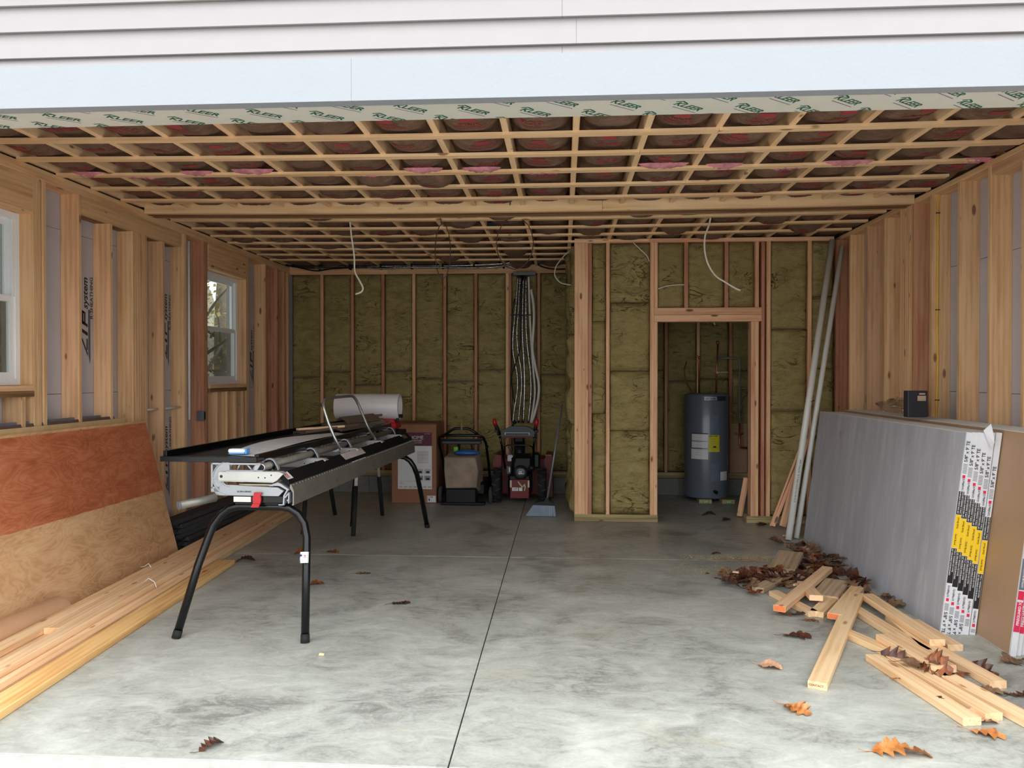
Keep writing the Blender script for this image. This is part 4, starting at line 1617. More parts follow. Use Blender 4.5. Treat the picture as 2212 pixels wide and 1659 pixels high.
# ---- the sheet metal brake -----------------------------------------------------
BR = Matrix.Translation((-1.815, 4.50, 0)) @ Matrix.Rotation(-.033, 4, 'Z')
bk = bpy.data.objects.new('metal_brake', None)
place(bk, BR)
tag(bk, 'long black and silver sheet metal bending brake on two black leg stands', 'bending brake')
BL = 3.22


def bb(m, name, mat, parent=None, label=None):
    return m.build(name, mat, parent or bk, Mw=BR, label=label)


def stand(yt, ys, name):
    m = MB()
    r = .0235
    pts = [(-.405, ys, .012), (-.330, ys + (yt - ys) * .62, .40), (-.290, ys + (yt - ys) * .85, .55), (-.262, yt - (yt - ys) * .08, .628), (-.220, yt, .690), (-.165, yt, .730), (-.105, yt, .742), (.15, yt, .742), (.205, yt, .733), (.255, yt, .700), (.292, yt, .645), (.315, yt - (yt - ys) * .12, .565), (.330, ys + (yt - ys) * .6, .40), (.362, ys, .012)]
    m.tube(pts, r, 16)
    o = bb(m, name, M_BLKPAINT)
    for p, nx_ in ((pts[0], pts[1]), (pts[-1], pts[-2])):
        d = (Vector(nx_) - Vector(p)).normalized()
        e = MB(); e.tube([Vector(p) - d * .011, Vector(p) + d * .035], .0255, 16)
        bb(e, 'rubber_foot', M_RUBBER, o)
    e = MB(); e.cbox(-.118, .19, yt - .035, yt + .035, .757, .768, .002)
    bb(e, 'mounting_plate', M_BLKPAINT, o)
    return o


s1 = stand(.05, -.13, 'leg_stand')
s2 = stand(2.98, 3.27, 'leg_stand')
m = MB(); m.cbox(.312, .356, -.103, -.080, .46, .545, .003)
m2 = MB()
# flag and lettering sticker on the leg
Ms = axes((.330, -.0785 + .012, .465), (1, 0, 0), (0, .25, 1))
lt = MB(); lt.tube([(.3355, -.070 + .0, .44), (.3325, -.055 + .0, .50)], .0246, 16, caps=False)
st = bb(lt, 'sticker', M_PAPER, s1, 'white flag sticker')
e = MB()
text(e, 'USA', .020, axes((.314, -.0885, .445), (1, 0, 0), (0, .25, 1)), bold=.0004)
e.mi = 1
for q in range(3): e.box(.328, .350, -.0852 + q * .0012, -.0842 + q * .0012, .474 + q * .006, .477 + q * .006)
e.mi = 0
e.box(.316, .327, -.0840, -.0830, .480, .492)
bb(e, 'sticker_print', [simple('navy_ink', (34, 48, 110), .5), M_RED], s1)
e = MB(); e.add([(-.386, -.114, .22), (-.377, -.114, .22), (-.357, -.094, .31), (-.364, -.096, .30)], [(0, 1, 2, 3)])

# base beam (black box) + red clip + name plate
e = MB(); e.cbox(-.122, .182, .0, BL, .770, .812, .003); bb(e, 'base_beam', M_BLKPAINT)
e = MB(); e.cbox(-.118, -.012, -.004, -.0005, .775, .806, .001)
npl = bb(e, 'name_plate', simple('cream_plate', (232, 214, 200), .4))
e = MB(); text(e, 'Quest', .016, axes((-.088, -.0048, .787), (1, 0, 0), (0, 0, 1)))
e.add([(-.108, -.0048, .780), (-.022, -.0048, .780), (-.022, -.0048, .7808), (-.108, -.0048, .7808)], [(0, 1, 2, 3)])
e.add([(-.108, -.0048, .802), (-.022, -.0048, .802), (-.022, -.0048, .8028), (-.108, -.0048, .8028)], [(0, 1, 2, 3)])
bb(e, 'plate_print', M_GREYPRINT, npl)
e = MB()
e.prism([(0, 0)] * 0 + [(.008, .765), (.050, .765), (.056, .790), (.052, .822), (.060, .826), (.060, .834), (.014, .834), (.012, .822), (.006, .800)], .014, Matrix.Translation((0, -.020, 0)))
e.prism([(-.004, .748), (.044, .748), (.052, .768), (.008, .768)], .01, Matrix.Translation((0, -.028, 0)))
bb(e, 'red_clip', M_RED)
# adjusting lever (grey square tube)
e = MB(); e.tube([(-.365, -.16, .776), (-.225, -.01, .800)], .0245, 8); lv = bb(e, 'adjusting_lever', M_ALUD)
e = MB(); e.tube([(-.371, -.167, .7748), (-.3648, -.1598, .776)], .0255, 8); bb(e, 'end_cap', simple('grey_cap', (92, 94, 96), .7), lv)


# C-shaped cast frames, one at each clamp
def casting(y, t_, first):
    m = MB()
    x0, x1, z0, z1 = -.258, .175, .812, 1.004
    # outer rim pieces
    m.box(x0, x0 + .010, y, y + t_, z0 + .04, z1)
    m.box(x0, x1 - .13, y, y + t_, z1 - .010, z1)
    m.box(x0, -.205, y, y + t_, z0 + .02, z0 + .05)
    # lower arm
    m.prism([(-.225, .812), (.155, .812), (.185, .842), (.150, .862), (-.02, .868), (-.12, .874), (-.165, .874), (-.200, .868), (-.245, .850)], t_, Matrix.Translation((0, y, 0)))
    # throat arc
    n = 16
    cx_, cz_, ro, ri = -.145, .915, .104, .045
    out = []
    for i in range(n + 1):
        a = PI / 2 + PI * i / n
        out.append((cx_ + ro * math.cos(a), cz_ + ro * math.sin(a) * .94))
    inn = [(cx_ + ri * math.cos(PI / 2 + PI * i / n), cz_ - .004 + ri * math.sin(PI / 2 + PI * i / n)) for i in range(n + 1)]
    vs = [(x, y + .004, z) for x, z in out] + [(x, y + .004, z) for x, z in inn] + [(x, y + t_ - .004, z) for x, z in out] + [(x, y + t_ - .004, z) for x, z in inn]
    fs = []
    N = n + 1
    for i in range(n):
        fs += [(i, i + 1, N + i + 1, N + i), (2 * N + i, 3 * N + i, 3 * N + i + 1, 2 * N + i + 1), (i, 2 * N + i, 2 * N + i + 1, i + 1), (N + i, N + i + 1, 3 * N + i + 1, 3 * N + i)]
    m.add(vs, fs)
    rim = [Vector((x, y + .002, z)) for x, z in out]
    m.tube(rim, .004, 6)
    m.tube([Vector((x, y + .002, z)) for x, z in inn], .005, 6)
    # struts of the upper truss
    for a, b, c, d in ((-.235, 1.000, -.205, .945), (-.190, .998, -.175, .992), (-.130, 1.0, -.145, .985), (-.085, 1.0, -.100, .965), (-.045, 1.0, -.010, .958), (.020, 1.0, -.010, .958), (-.245, .955, -.215, .985)):
        m.tube([(a, y + t_ / 2, b), (c, y + t_ / 2, d)], .006, 6)
    m.box(-.15, .06, y, y + t_, .952, .962)
    m.prism([(-.255, .905), (-.19, .912), (-.19, .918), (-.255, .915)], t_, Matrix.Translation((0, y, 0)))
    m.prism([(.020, 1.0), (.045, .996), (.02, .955), (.0, .955)], t_ * .8, Matrix.Translation((0, y, 0)))
    o = bb(m, 'cast_frame', M_ALUW)
    return o


CY = [.10, .80, 1.56, 2.28, 2.98]
for k, y in enumerate(CY):
    c_ = casting(y - .10 if k == 0 else y - .05, .026, k == 0)
    if k == 0:
        e = MB()
        text(e, 'ALUM-A-BRAKE', .0125, axes((-.098, -.0006, .832), (1, 0, 0), (0, 0, 1)), bold=.0005)
        bb(e, 'cast_lettering', M_INK, c_)
    # clamping arm plate
    a = MB()
    ya = y - .10 if k == 0 else y - .05
    Ma = Matrix.Translation((0, ya - .016, 0))
    a.prism([(-.205, .900), (.135, .897), (.150, .905), (.190, .944), (.165, .950), (-.195, .952), (-.205, .944)], .013, Ma)
    a.prism([(-.16, .950), (.150, .950), (.195, .944), (.165, .956), (-.16, .956)], .055, Ma)
    a.prism([(-.205, .897), (.13, .893), (.135, .899), (-.205, .903)], .03, Ma)
    ao = bb(a, 'clamp_arm', simple('bright_aluminium', (182, 180, 175), .4, metal=.3, var=.05))
    h = MB()
    for hx, hz in ((.040, .922), (.080, .921), (.118, .936)):
        h.tube([(hx, ya - .0166, hz), (hx, ya - .0158, hz)], .0045, 10)
    if k == 0:
        h.tube([(-.187, ya - .0170, .926), (-.187, ya - .0158, .926)], .009, 12)
    bb(h, 'bolt_hole', M_INK, ao)
    # tube clamp strap
    s_ = MB()
    pts = []
    for i in range(10):
        an = PI * (1.05 - .95 * i / 9)
        pts.append((.044 + .036 * math.cos(an), y + .03, .976 + .036 * math.sin(an)))
    pts += [(.092, y + .03, .965), (.096, y + .03, .948)]
    vs, fs = [], []
    for i, p in enumerate(pts):
        q = pts[min(i + 1, len(pts) - 1)]; p_ = pts[max(0, i - 1)]
        tx, tz = q[0] - p_[0], q[2] - p_[2]
        l_ = math.hypot(tx, tz); nx_, nz_ = -tz / l_, tx / l_
        for yy, oo in ((0, .0), (.022, .0), (.022, .009), (0, .009)):
            vs.append((p[0] + nx_ * oo, p[1] + yy, p[2] + nz_ * oo))
    for i in range(len(pts) - 1):
        for q in range(4):
            l = (q + 1) % 4
            fs.append((i * 4 + q, i * 4 + l, i * 4 + 4 + l, i * 4 + 4 + q))
    fs += [(3, 2, 1, 0), (len(vs) - 4, len(vs) - 3, len(vs) - 2, len(vs) - 1)]
    s_.add(vs, fs)
    so_ = bb(s_, 'clamp_strap', M_ALUW)
    s_ = MB(); s_.lathe([(.024, 0), (.033, 0), (.033, .03), (.024, .03), (.024, 0)], 18, Matrix.Translation((.044, y + .025, .976)) @ Matrix.Rotation(-PI / 2, 4, 'X'))
    bb(s_, 'tube_collar', M_BLKPAINT)
    s_ = MB()
    for px, pz in ((.018, 1.006), (.070, .950), (.012, 1.000)):
        s_.tube([(px, y + .012, pz), (px, y + .026, pz)], .006, 8)
    bb(s_, 'bolt', M_STEEL, so_)
# locking tube
e = MB(); e.tube([(.044, .02, .976), (.044, BL - .04, .976)], .0235, 20)
tb = bb(e, 'locking_tube', M_ALUD)
e = MB(); e.tube([(.044, .016, .976), (.044, .0196, .976)], .0185, 16); bb(e, 'tube_plug', M_BLACK, tb)
e = MB(); e.lathe([(.0185, 0), (.0242, 0), (.0242, .006), (.0185, .006), (.0185, 0)], 20, Matrix.Translation((.044, .014, .976)) @ Matrix.Rotation(-PI / 2, 4, 'X')); bb(e, 'tube_rim', M_ALU, tb)
# jaws, black anvil strip and hinge rail
e = MB(); e.prism([(.150, .940), (.168, .950), (.215, .905), (.226, .885), (.205, .880), (.165, .915)], BL, Matrix.Translation((0, .0, 0))); bb(e, 'grip_strip', simple('black_grip', (12, 12, 12), .8, bump=.4, bs=200, spec=.2))
e = MB(); e.prism([(.088, .872), (.150, .893), (.170, .884), (.214, .855), (.222, .848), (.206, .848), (.160, .872), (.120, .872), (.118, .868), (.112, .872), (.106, .868), (.100, .872)], BL, Matrix.Translation((0, 0, 0)))
bb(e, 'upper_jaw', M_ALUW)
e = MB()
e.prism([(.226, .883), (.232, .880), (.2475, .840), (.2475, .760), (.236, .758), (.236, .764), (.240, .768), (.240, .832), (.222, .862)], BL, Matrix.Translation((0, .002, 0)))
bb(e, 'bending_leaf', M_ALUD)
e = MB()
for pts in ([(.155, .758), (.186, .758), (.186, .764), (.155, .764)], [(.180, .758), (.188, .758), (.192, .812), (.212, .846), (.204, .850), (.184, .815)], [(.190, .806), (.216, .836), (.222, .832), (.196, .800)], [(.212, .770), (.218, .770), (.222, .835), (.215, .835)], [(.205, .788), (.215, .778), (.218, .784), (.208, .794)]):
    e.prism(pts, BL, Matrix.Translation((0, .0, 0)))
bb(e, 'hinge_profile', M_ALUW)
e = MB()
for q in range(64):
    y = .03 + q * .05
    e.tube([(.2335, y, .8765), (.2335, y + .028, .8765)], .0042, 6)
hp_ = bb(e, 'hinge_knuckle', M_STEEL); hp_['kind'] = 'stuff'
e = MB()
for q in range(7):
    y = .35 + q * .45
    e.tube([(.2470, y, .800), (.2492, y, .800)], .004, 8)
bb(e, 'leaf_rivet', M_INK)
# lower bed strip and label stickers
e = MB(); e.cbox(-.10, .15, .03, BL - .02, .868, .877, .001); bb(e, 'bed_strip', M_CREAM)
e = MB(); e.prism([(-.17, .880), (.08, .880), (.10, .890), (-.14, .894)], BL - .4, Matrix.Translation((0, .2, 0))); bb(e, 'jaw_bar', simple('grey_bar', (120, 116, 110), .4, metal=.5))


def skin(name, mat, x0, z0, x1, z1, ya, yb, off=.0012, label=None):
    e = MB()
    nx_, nz_ = (z0 - z1), (x1 - x0)
    l_ = math.hypot(nx_, nz_); nx_, nz_ = nx_ / l_ * off, nz_ / l_ * off
    e.add([(x0 + nx_, ya, z0 + nz_), (x1 + nx_, ya, z1 + nz_), (x1 + nx_, yb, z1 + nz_), (x0 + nx_, yb, z0 + nz_)], [(0, 1, 2, 3)])
    return bb(e, name, mat, label=label)


skin('flag_sticker', M_PAPER, .172, .9462, .211, .909, .004, .09, label='white flag sticker on the grip strip')
skin('warning_sticker', simple('grey_sticker', (196, 186, 184), .5), .170, .9482, .212, .9081, 1.10, 1.62, label='pale printed warning sticker')
skin('thin_sticker', M_PAPER, .227, .8826, .2322, .8794, 1.20, 1.55)
skin('far_sticker', simple('brown_sticker', (112, 84, 78), .5), .172, .9462, .205, .9146, 2.95, 3.10)
e = MB()
for q, (a, b) in enumerate(((.012, .03), (.04, .055))):
    e.add([(.180 + .0016, a, .9386 + .0016), (.205 + .0016, a, .9146 + .0016), (.205 + .0016, b, .9146 + .0016), (.180 + .0016, b, .9386 + .0016)], [(0, 1, 2, 3)])
bb(e, 'sticker_print', simple('flag_red', (206, 96, 104), .5))
# back tray
TX0, TX1 = -.560, .022
e = MB()
e.cbox(TX0 - .012, TX1, -.005, .028, 1.008, 1.040, .002)
e.cbox(TX1 - .026, TX1, .028, BL - .05, 1.008, 1.052, .002)
e.cbox(TX0 - .012, TX0 + .012, .028, BL - .05, 1.008, 1.070, .002)
e.cbox(TX0, TX1, BL - .08, BL - .05, 1.008, 1.040, .002)
for y in (.8, 1.6, 2.4): e.cbox(TX0, TX1, y, y + .03, 1.008, 1.022, .002)
tr = bb(e, 'work_table', M_BLKPAINT)
e = MB(); e.cbox(TX0 + .01, TX1 - .02, .028, BL - .08, 1.022, 1.028, .001); bb(e, 'table_deck', simple('dark_deck', (12, 13, 15), .5, spec=.25), tr)
# lift handle
e = MB()
e.tube([(.130, 1.24, .968), (.085, 1.235, 1.06), (.040, 1.23, 1.17), (.008, 1.23, 1.27), (-.002, 1.24, 1.31), (-.006, 1.28, 1.338), (-.006, 1.36, 1.350), (-.004, 1.92, 1.352), (-.002, 1.99, 1.345), (.006, 2.04, 1.318), (.020, 2.07, 1.27), (.080, 2.11, 1.10), (.130, 2.14, .985)], .0115, 12)
ho = bb(e, 'lift_handle', M_ALU)
e = MB(); e.prism([(.06, .955), (.095, .952), (.145, .975), (.140, .985)], .01, Matrix.Translation((0, 1.232, 0))); bb(e, 'handle_bracket', M_ALUW, ho)
# things lying on the brake
e = MB()
n = 12
vs, fs = [], []
for i in range(n + 1):
    u = i / n
    y = .10 + 1.75 * u
    xl = -.19 - .10 * math.sin(PI * min(1, u * 1.15)) + .08 * u; xr = .02 - .035 - .0 * u
    z = 1.0300 + .012 + .018 * math.sin(PI * u)
    if i == 0: z = 1.034
    vs += [(xl, y, z + .01), (xr, y, z), (xr, y, z - .0016), (xl, y, z + .0084)]
for i in range(n):
    for q in range(4):
        l = (q + 1) % 4
        fs.append((i * 4 + q, i * 4 + l, i * 4 + 4 + l, i * 4 + 4 + q))
fs += [(0, 1, 2, 3), (n * 4 + 3, n * 4 + 2, n * 4 + 1, n * 4)]
e.add(vs, fs, BR)
tag(e.build('metal_sheet', simple('pale_coil_metal', (210, 210, 212), .5)), 'pale bowed sheet of metal lying lengthwise on the black brake table', 'metal sheet')
t = thing('cleaning_sponge', BR @ V(-.14, .12, 1.05), 'white and blue sponge block at the front of the brake table', 'sponge')
Me = BR @ Matrix.Translation((-.135, .12, 1.047)) @ Matrix.Rotation(.05, 4, 'Z')
MB().cbox(-.062, .040, -.03, .03, .006, .030, .006).build('white_pad', M_BUILDPAPER, t, Mw=Me)
MB().cbox(-.060, .041, -.029, .029, .0, .006, .002).cbox(.0405, .052, -.028, .028, 0, .032, .003).build('blue_layer', simple('blue_sponge', (92, 156, 214), .7), t, Mw=Me)
tag(board('wood_lath', BR @ V(-.385, 1.72, 1.085), BR @ V(-.10, 2.03, 1.092), .045, .018, M_FRESH), 'short pale wood lath lying across the brown trim on the brake table', 'lath')
BT = 'bent brown trim offcuts on the brake table'
for q, (a, b, w_, z, rl, lab) in enumerate([((-.42, 1.85), (-.05, 2.55), .15, 1.045, .1, 'lowest brown trim offcut on the brake table'), ((-.30, 1.55), (-.10, 2.3), .12, 1.058, -.15, 'brown trim offcut directly beneath the wood lath'),
                                        ((-.25, 2.1), (.0, 2.75), .16, 1.085, .2, 'upturned brown trim offcut right of the lath'), ((-.12, 1.9), (.02, 2.9), .10, 1.075, .35, 'brown trim offcut along the right rail of the brake table'),
                                        ((-.35, 2.4), (-.12, 3.1), .17, 1.10, -.2, 'brown trim offcut furthest back on the brake table'), ((-.18, 2.3), (.0, 2.75), .12, 1.125, .5, 'tilted brown trim offcut on top of the others')]):
    p0 = BR @ V(a[0], a[1], z); p1 = BR @ V(b[0], b[1], z + .012)
    d = (p1 - p0); L_ = d.length
    Mt = axes(p0, d, Matrix.Rotation(rl, 3, d.normalized()) @ V(0, 0, 1).cross(d).normalized())
    e = MB()
    e.box(0, L_, -w_ / 2, w_ / 2, -.001, .001)
    e.box(0, L_, w_ / 2 - .001, w_ / 2 + .001, -.018, .001)
    e.box(0, L_, -w_ / 2 - .001, -w_ / 2 + .001, -.001, .02)
    tag(e.build('metal_trim_offcut', M_BROWNTRIM, Mw=Mt), lab, 'metal trim', BT)

# ---- roller stand behind the brake -----------------------------------------------
SX = V(-2.30, 7.86, 0)
st = thing('saw_stand', (-2.0, 7.86, 0), 'black saw stand with a red end bracket, behind the brake', 'stand')
e = MB()
for dy in (-.09, .09):
    e.tube([(-2.40, 7.86 + dy, 1.005), (-1.72, 7.86 + dy, 1.005)], .030, 14)
e.build('rail', M_BLKPAINT, st)
e = MB(); e.cbox(-1.86, -1.60, 7.74, 7.98, .92, .975, .006); e.cbox(-2.5, -2.2, 7.74, 7.98, .93, .975, .006); e.build('rail_bracket', M_BLACK, st)
e = MB(); e.cbox(-1.84, -1.655, 7.72, 8.0, .985, 1.055, .012); e.prism([(-1.80, 1.055), (-1.665, 1.055), (-1.69, 1.085), (-1.78, 1.08)], .12, Matrix.Translation((0, 7.74, 0)))
rb = e.build('red_bracket', M_RED, st)
e = MB(); e.tube([(-1.735, 7.735, 1.035), (-1.735, 7.705, 1.035)], .026, 14); e.build('knob', M_ALU, rb)
e = MB(); e.tube([(-1.72, 7.80, 1.115), (-1.60, 7.80, 1.115)], .018, 12); e.cbox(-1.665, -1.64, 7.79, 7.81, 1.05, 1.11, .003); e.build('handle', M_BLACK, rb)
for (xt_, yt_, xf, yf, r_) in ((-2.155, 7.62, -1.963, 7.262, 0), (-1.935, 8.02, -1.94, 8.365, 0), (-2.50, 7.62, -2.46, 7.30, 0), (-2.50, 8.02, -2.46, 8.36, 0)):
    a = V(xt_ + (.15 if xt_ == -2.155 else 0), yt_, .93); b = V(xf, yf, .014)
    mid = a.lerp(b, .58)
    e = MB(); e.tube([a, mid], .017, 14); lg = e.build('leg', M_PVC if False else simple('pale_leg_tube', (214, 206, 200), .35, metal=.2), st, label='pale upper tube with black lower sleeve')
    e = MB(); e.tube([a.lerp(b, .52), b], .0215, 14); e.build('leg_sleeve', M_RUBBER, lg)
for a, b in (((-1.97, 7.64, .62), (-1.93, 8.0, .62)),):
    e = MB(); e.tube([a, b], .010, 8); e.build('cross_brace', M_BLACK, st)
# coil of white trim metal on the stand
t = thing('trim_coil', (-1.965, 7.86, 1.06), 'white roll of coil metal lying on the stand behind the brake', 'coil')
Mc = Matrix.Translation((-2.29, 7.86, 1.205)) @ Matrix.Rotation(PI / 2, 4, 'Y')
e = MB(); e.lathe([(.108, 0), (.130, 0), (.1315, .003), (.1315, .647), (.130, .65), (.108, .65), (.108, 0)], 40, Mc); e.build('coil_sheet', simple('white_coil', (214, 208, 208), .4, var=.02), t)

# ---- vanity carton --------------------------------------------------------------
bx = thing('cardboard_carton', (-1.76, 9.24, 0), 'tall brown printed cardboard carton standing behind the brake', 'box')
e = MB(); e.cbox(-2.03, -1.492, 9.24, 9.86, .001, .950, .004); e.build('carton_body', M_CARD, bx)
e = MB(); e.box(-2.03, -1.492, 9.235, 9.242, .938, .944); e.box(-1.763, -1.759, 9.24, 9.86, .9495, .9515); e.build('top_flap_seam', simple('card_dark', (104, 70, 50), .8), bx)
e = MB()
def q2(x0, x1, z0, z1, mi, d=0):
    e.mi = mi
    e.add([(x0, 9.2385 - d, z0), (x1, 9.2385 - d, z0), (x1, 9.2385 - d, z1), (x0, 9.2385 - d, z1)], [(0, 1, 2, 3)])
q2(-1.955, -1.545, .17, .685, 0); q2(-1.955, -1.545, .685, .845, 1)
q2(-1.72, -1.59, .48, .62, 2, .0004); q2(-1.715, -1.655, .49, .575, 3, .0008); q2(-1.652, -1.595, .49, .575, 3, .0008); q2(-1.715, -1.595, .582, .612, 3, .0008)
for xx in (-1.725, -1.635):
    for zz in (.275, .355): q2(xx, xx + .075, zz, zz + .055, 2 if zz > .3 else 4, .0004); q2(xx + .02, xx + .06, zz + .005, zz + .03, 5, .0008)
q2(-1.935, -1.56, .262, .264, 4, .0004)
for k in range(7): q2(-1.94 + .058 * k, -1.90 + .058 * k, .185, .205, 2, .0004)
for k in range(3):
    e.add([(-1.93 + .017 * k, 9.2375, .225), (-1.925 + .017 * k, 9.2375, .225), (-1.921 + .016 * k, 9.2375, .248), (-1.934 + .018 * k, 9.2375, .248)], [(0, 1, 2, 3)])
e.mi = 0
q2(-1.605, -1.500, .015, .092, 0)
e.mi = 5
text(e, 'T-4085', .018, axes((-1.585, 9.2375, .070), (1, 0, 0), (0, 0, 1)), bold=.0004)
q2(-1.585, -1.570, .030, .058, 5, .0006); q2(-1.600, -1.596, .02, .086, 5, .0006)
e.mi = 0
text(e, 'HOME', .060, axes((-1.815, 9.2375, .765), (1, 0, 0), (0, 0, 1)), bold=-.0002)
text(e, 'DECORATORS', .026, axes((-1.835, 9.2375, .738), (1, 0, 0), (0, 0, 1)))
text(e, 'COLLECTION', .017, axes((-1.795, 9.2375, .716), (1, 0, 0), (0, 0, 1)), spacing=1.3)
text(e, '1003 459 887', .013, axes((-1.635, 9.2375, .826), (1, 0, 0), (0, 0, 1)))
e.build('printed_panel', [M_PAPER, M_MAROON, M_GREYPRINT, simple('pale_cabinet_print', (206, 202, 204), .6), simple('line_print', (150, 146, 146), .6), M_INK], bx)

# ---- lawn mower --------------------------------------------------------------------
mw = thing('lawn_mower', (-1.17, 9.4, 0), 'walk-behind lawn mower with a beige grass bag, between carton and snow blower', 'lawn mower')
e = MB(); e.cbox(-1.40, -.90, 9.28, 9.86, .09, .25, .03); e.cbox(-1.30, -1.00, 9.5, 9.75, .25, .40, .03); e.build('deck', M_BLACK, mw)
for x in (-1.47, -.865):
    for y in (9.30, 9.78):
        e = MB(); e.lathe([(.03, 0), (.085, 0), (.1, .008), (.1, .035), (.085, .043), (.03, .043), (.03, 0)], 22, Matrix.Translation((x, y, .1005)) @ Matrix.Rotation(PI / 2, 4, 'Y')); wo_ = e.build('wheel', simple('worn_rubber', (72, 68, 66), .85, bump=.4), mw)
        e = MB(); e.lathe([(0, .004), (.03, .004), (.03, .04), (0, .04)], 14, Matrix.Translation((x, y, .1005)) @ Matrix.Rotation(PI / 2, 4, 'Y')); e.build('wheel_hub', M_BLACK, wo_)
e = MB()
e.tube([(-1.43, 9.62, .16), (-1.435, 9.45, .45), (-1.46, 9.25, .72), (-1.45, 9.2, .79), (-1.41, 9.185, .818), (-.98, 9.185, .818), (-.925, 9.2, .79), (-.90, 9.25, .72), (-.885, 9.45, .45), (-.88, 9.62, .16)], .016, 10)
e.tube([(-1.41, 9.20, .80), (-1.33, 9.17, .86), (-1.26, 9.165, .90), (-1.10, 9.165, .90), (-1.03, 9.17, .86), (-.95, 9.20, .79)], .016, 10)
e.build('handlebar', M_BLKPAINT, mw)
e = MB(); e.cbox(-1.42, -.95, 9.19, 9.25, .71, .755, .01); e.tube([(-1.43, 9.2, .765), (-.93, 9.2, .765)], .010, 8); e.build('control_bar', simple('dull_black', (34, 38, 46), .5), mw)
e = MB(); e.tube([(-.905, 9.27, .675), (-.87, 9.27, .68)], .012, 8); e.build('knob', M_BLACK, mw)
e = MB(); e.cbox(-1.19, -1.165, 9.15, 9.155, .88, .98, .002); e.build('strap_tag', simple('tan_tag', (140, 110, 70), .7), mw)
# grass bag, softly sagging
e = MB()
vs = [(-1.395, 9.18, .56), (-1.02, 9.18, .555), (-.985, 9.16, .40), (-.995, 9.10, .215), (-1.36, 9.10, .205), (-1.385, 9.14, .40),
      (-1.36, 9.42, .60), (-.99, 9.42, .59), (-.955, 9.45, .40), (-.955, 9.40, .10), (-1.36, 9.40, .10), (-1.40, 9.45, .40)]
vs = [Vector(v) for v in vs]
e.add(vs, [(0, 1, 2, 5), (5, 2, 3, 4), (0, 6, 7, 1), (1, 7, 8, 2), (2, 8, 9, 3), (3, 9, 10, 4), (0, 5, 11, 6), (5, 4, 10, 11)])
bg_ = e.build('grass_bag', M_BAG, mw)
bv = bg_.modifiers.new('soft', 'BEVEL'); bv.width = .02; bv.segments = 3
e = MB(); e.add([(-1.33, 9.134, .265), (-1.09, 9.134, .283), (-1.09, 9.139, .305), (-1.33, 9.137, .293)], [(0, 1, 2, 3)]); e.build('bag_label', M_BLACK, bg_)
e = MB(); e.cbox(-1.36, -1.0, 9.09, 9.38, .03, .202, .012); e.cbox(-1.42, -.90, 9.10, 9.2, .004, .04, .008); e.build('discharge_chute', M_BLACK, mw)
e = MB(); e.tube([(-1.255, 9.45, .60), (-1.25, 9.45, .68), (-1.235, 9.45, .745)], .018, 8); e.build('starter_post', M_BLACK, mw)
e = MB(); e.cbox(-1.305, -1.25, 9.38, 9.42, .605, .665, .006); e.build('green_cap', M_GREENP, mw)
e = MB(); e.tube([(-1.075, 9.45, .58), (-1.095, 9.45, .68)], .011, 8); e.build('choke_lever', M_BLACK, mw)
e = MB(); e.tube([(-1.093, 9.45, .675), (-1.098, 9.45, .695)], .016, 8); e.build('red_tip', M_RED, mw)
e = MB()
e.lathe([(.0, .05), (.07, .045), (.13, .03), (.16, .0), (.0, 0)], 18, Matrix.Translation((-1.13, 9.30, .592)) @ Matrix.Scale(.6, 4, (0, 1, 0)))
tag(e.build('blue_cloth', M_BLUE), 'blue folded plastic lying on top of the mower bag', 'tarp')

# ---- snow blower ----------------------------------------------------------------------
sb = thing('snow_blower', (-.50, 9.45, 0), 'red and black two stage snow blower with red grips by the back wall', 'snow blower')
for x in (-.825, -.285):
    e = MB()
    Mw_ = Matrix.Translation((x, 9.36, .212)) @ Matrix.Rotation(PI / 2, 4, 'Y')
    e.lathe([(.09, .01), (.17, .0), (.197, .015), (.20, .05), (.197, .085), (.17, .10), (.09, .09), (.09, .01)], 30, Mw_)
    wo_ = e.build('wheel', M_RUBBER, sb)
    e = MB()
    for k in range(22):
        a = 2 * PI * k / 22
        sgn = 1 if k % 2 else -1
        M_ = Mw_ @ Matrix.Rotation(a, 4, 'Z') @ Matrix.Translation((.203, 0, .05 + sgn * .022)) @ Matrix.Rotation(.5 * sgn, 4, 'X')
        e.cbox(-.008, .009, -.010, .010, -.030, .030, .003, M_)
    e.build('tread_lug', simple('tread_rubber', (34, 36, 40), .7), wo_)
    e = MB(); e.lathe([(0, .02), (.09, .02), (.09, .08), (0, .08)], 20, Mw_); e.build('wheel_rim', M_BLACK, wo_)
e = MB(); e.cbox(-.61, -.385, 9.20, 9.24, .075, .30, .006); pn = e.build('rear_panel', M_DRED, sb)
e = MB(); e.box(-.585, -.515, 9.197, 9.199, .165, .205); e.box(-.505, -.465, 9.197, 9.199, .165, .205); e.build('panel_label', M_PAPER, pn)
e = MB(); e.box(-.575, -.55, 9.1955, 9.1965, .185, .190); e.box(-.545, -.53, 9.1955, 9.1965, .188, .198); e.box(-.575, -.525, 9.1955, 9.1965, .172, .176); e.build('label_print', M_INK, pn)
for x in (-.612, -.402):
    e = MB(); e.cbox(x, x + .022, 9.19, 9.20, .205, .29, .004); e.build('slotted_bracket', simple('ivory_bracket', (206, 196, 160), .5), sb)
e = MB(); e.tube([(-.515, 9.19, .275), (-.49, 9.17, .245), (-.465, 9.16, .215), (-.445, 9.17, .235), (-.44, 9.18, .25), (-.43, 9.17, .22), (-.438, 9.17, .17)], .010, 8); e.build('knotted_cloth', simple('cloth_ivory', (196, 184, 150), .8), sb)
e = MB(); e.cbox(-.64, -.36, 9.24, 9.62, .10, .36, .03); e.cbox(-.60, -.34, 9.26, 9.55, .36, .58, .04); e.cbox(-.34, -.26, 9.3, 9.5, .42, .60, .02); en = e.build('engine', M_BLACK, sb)
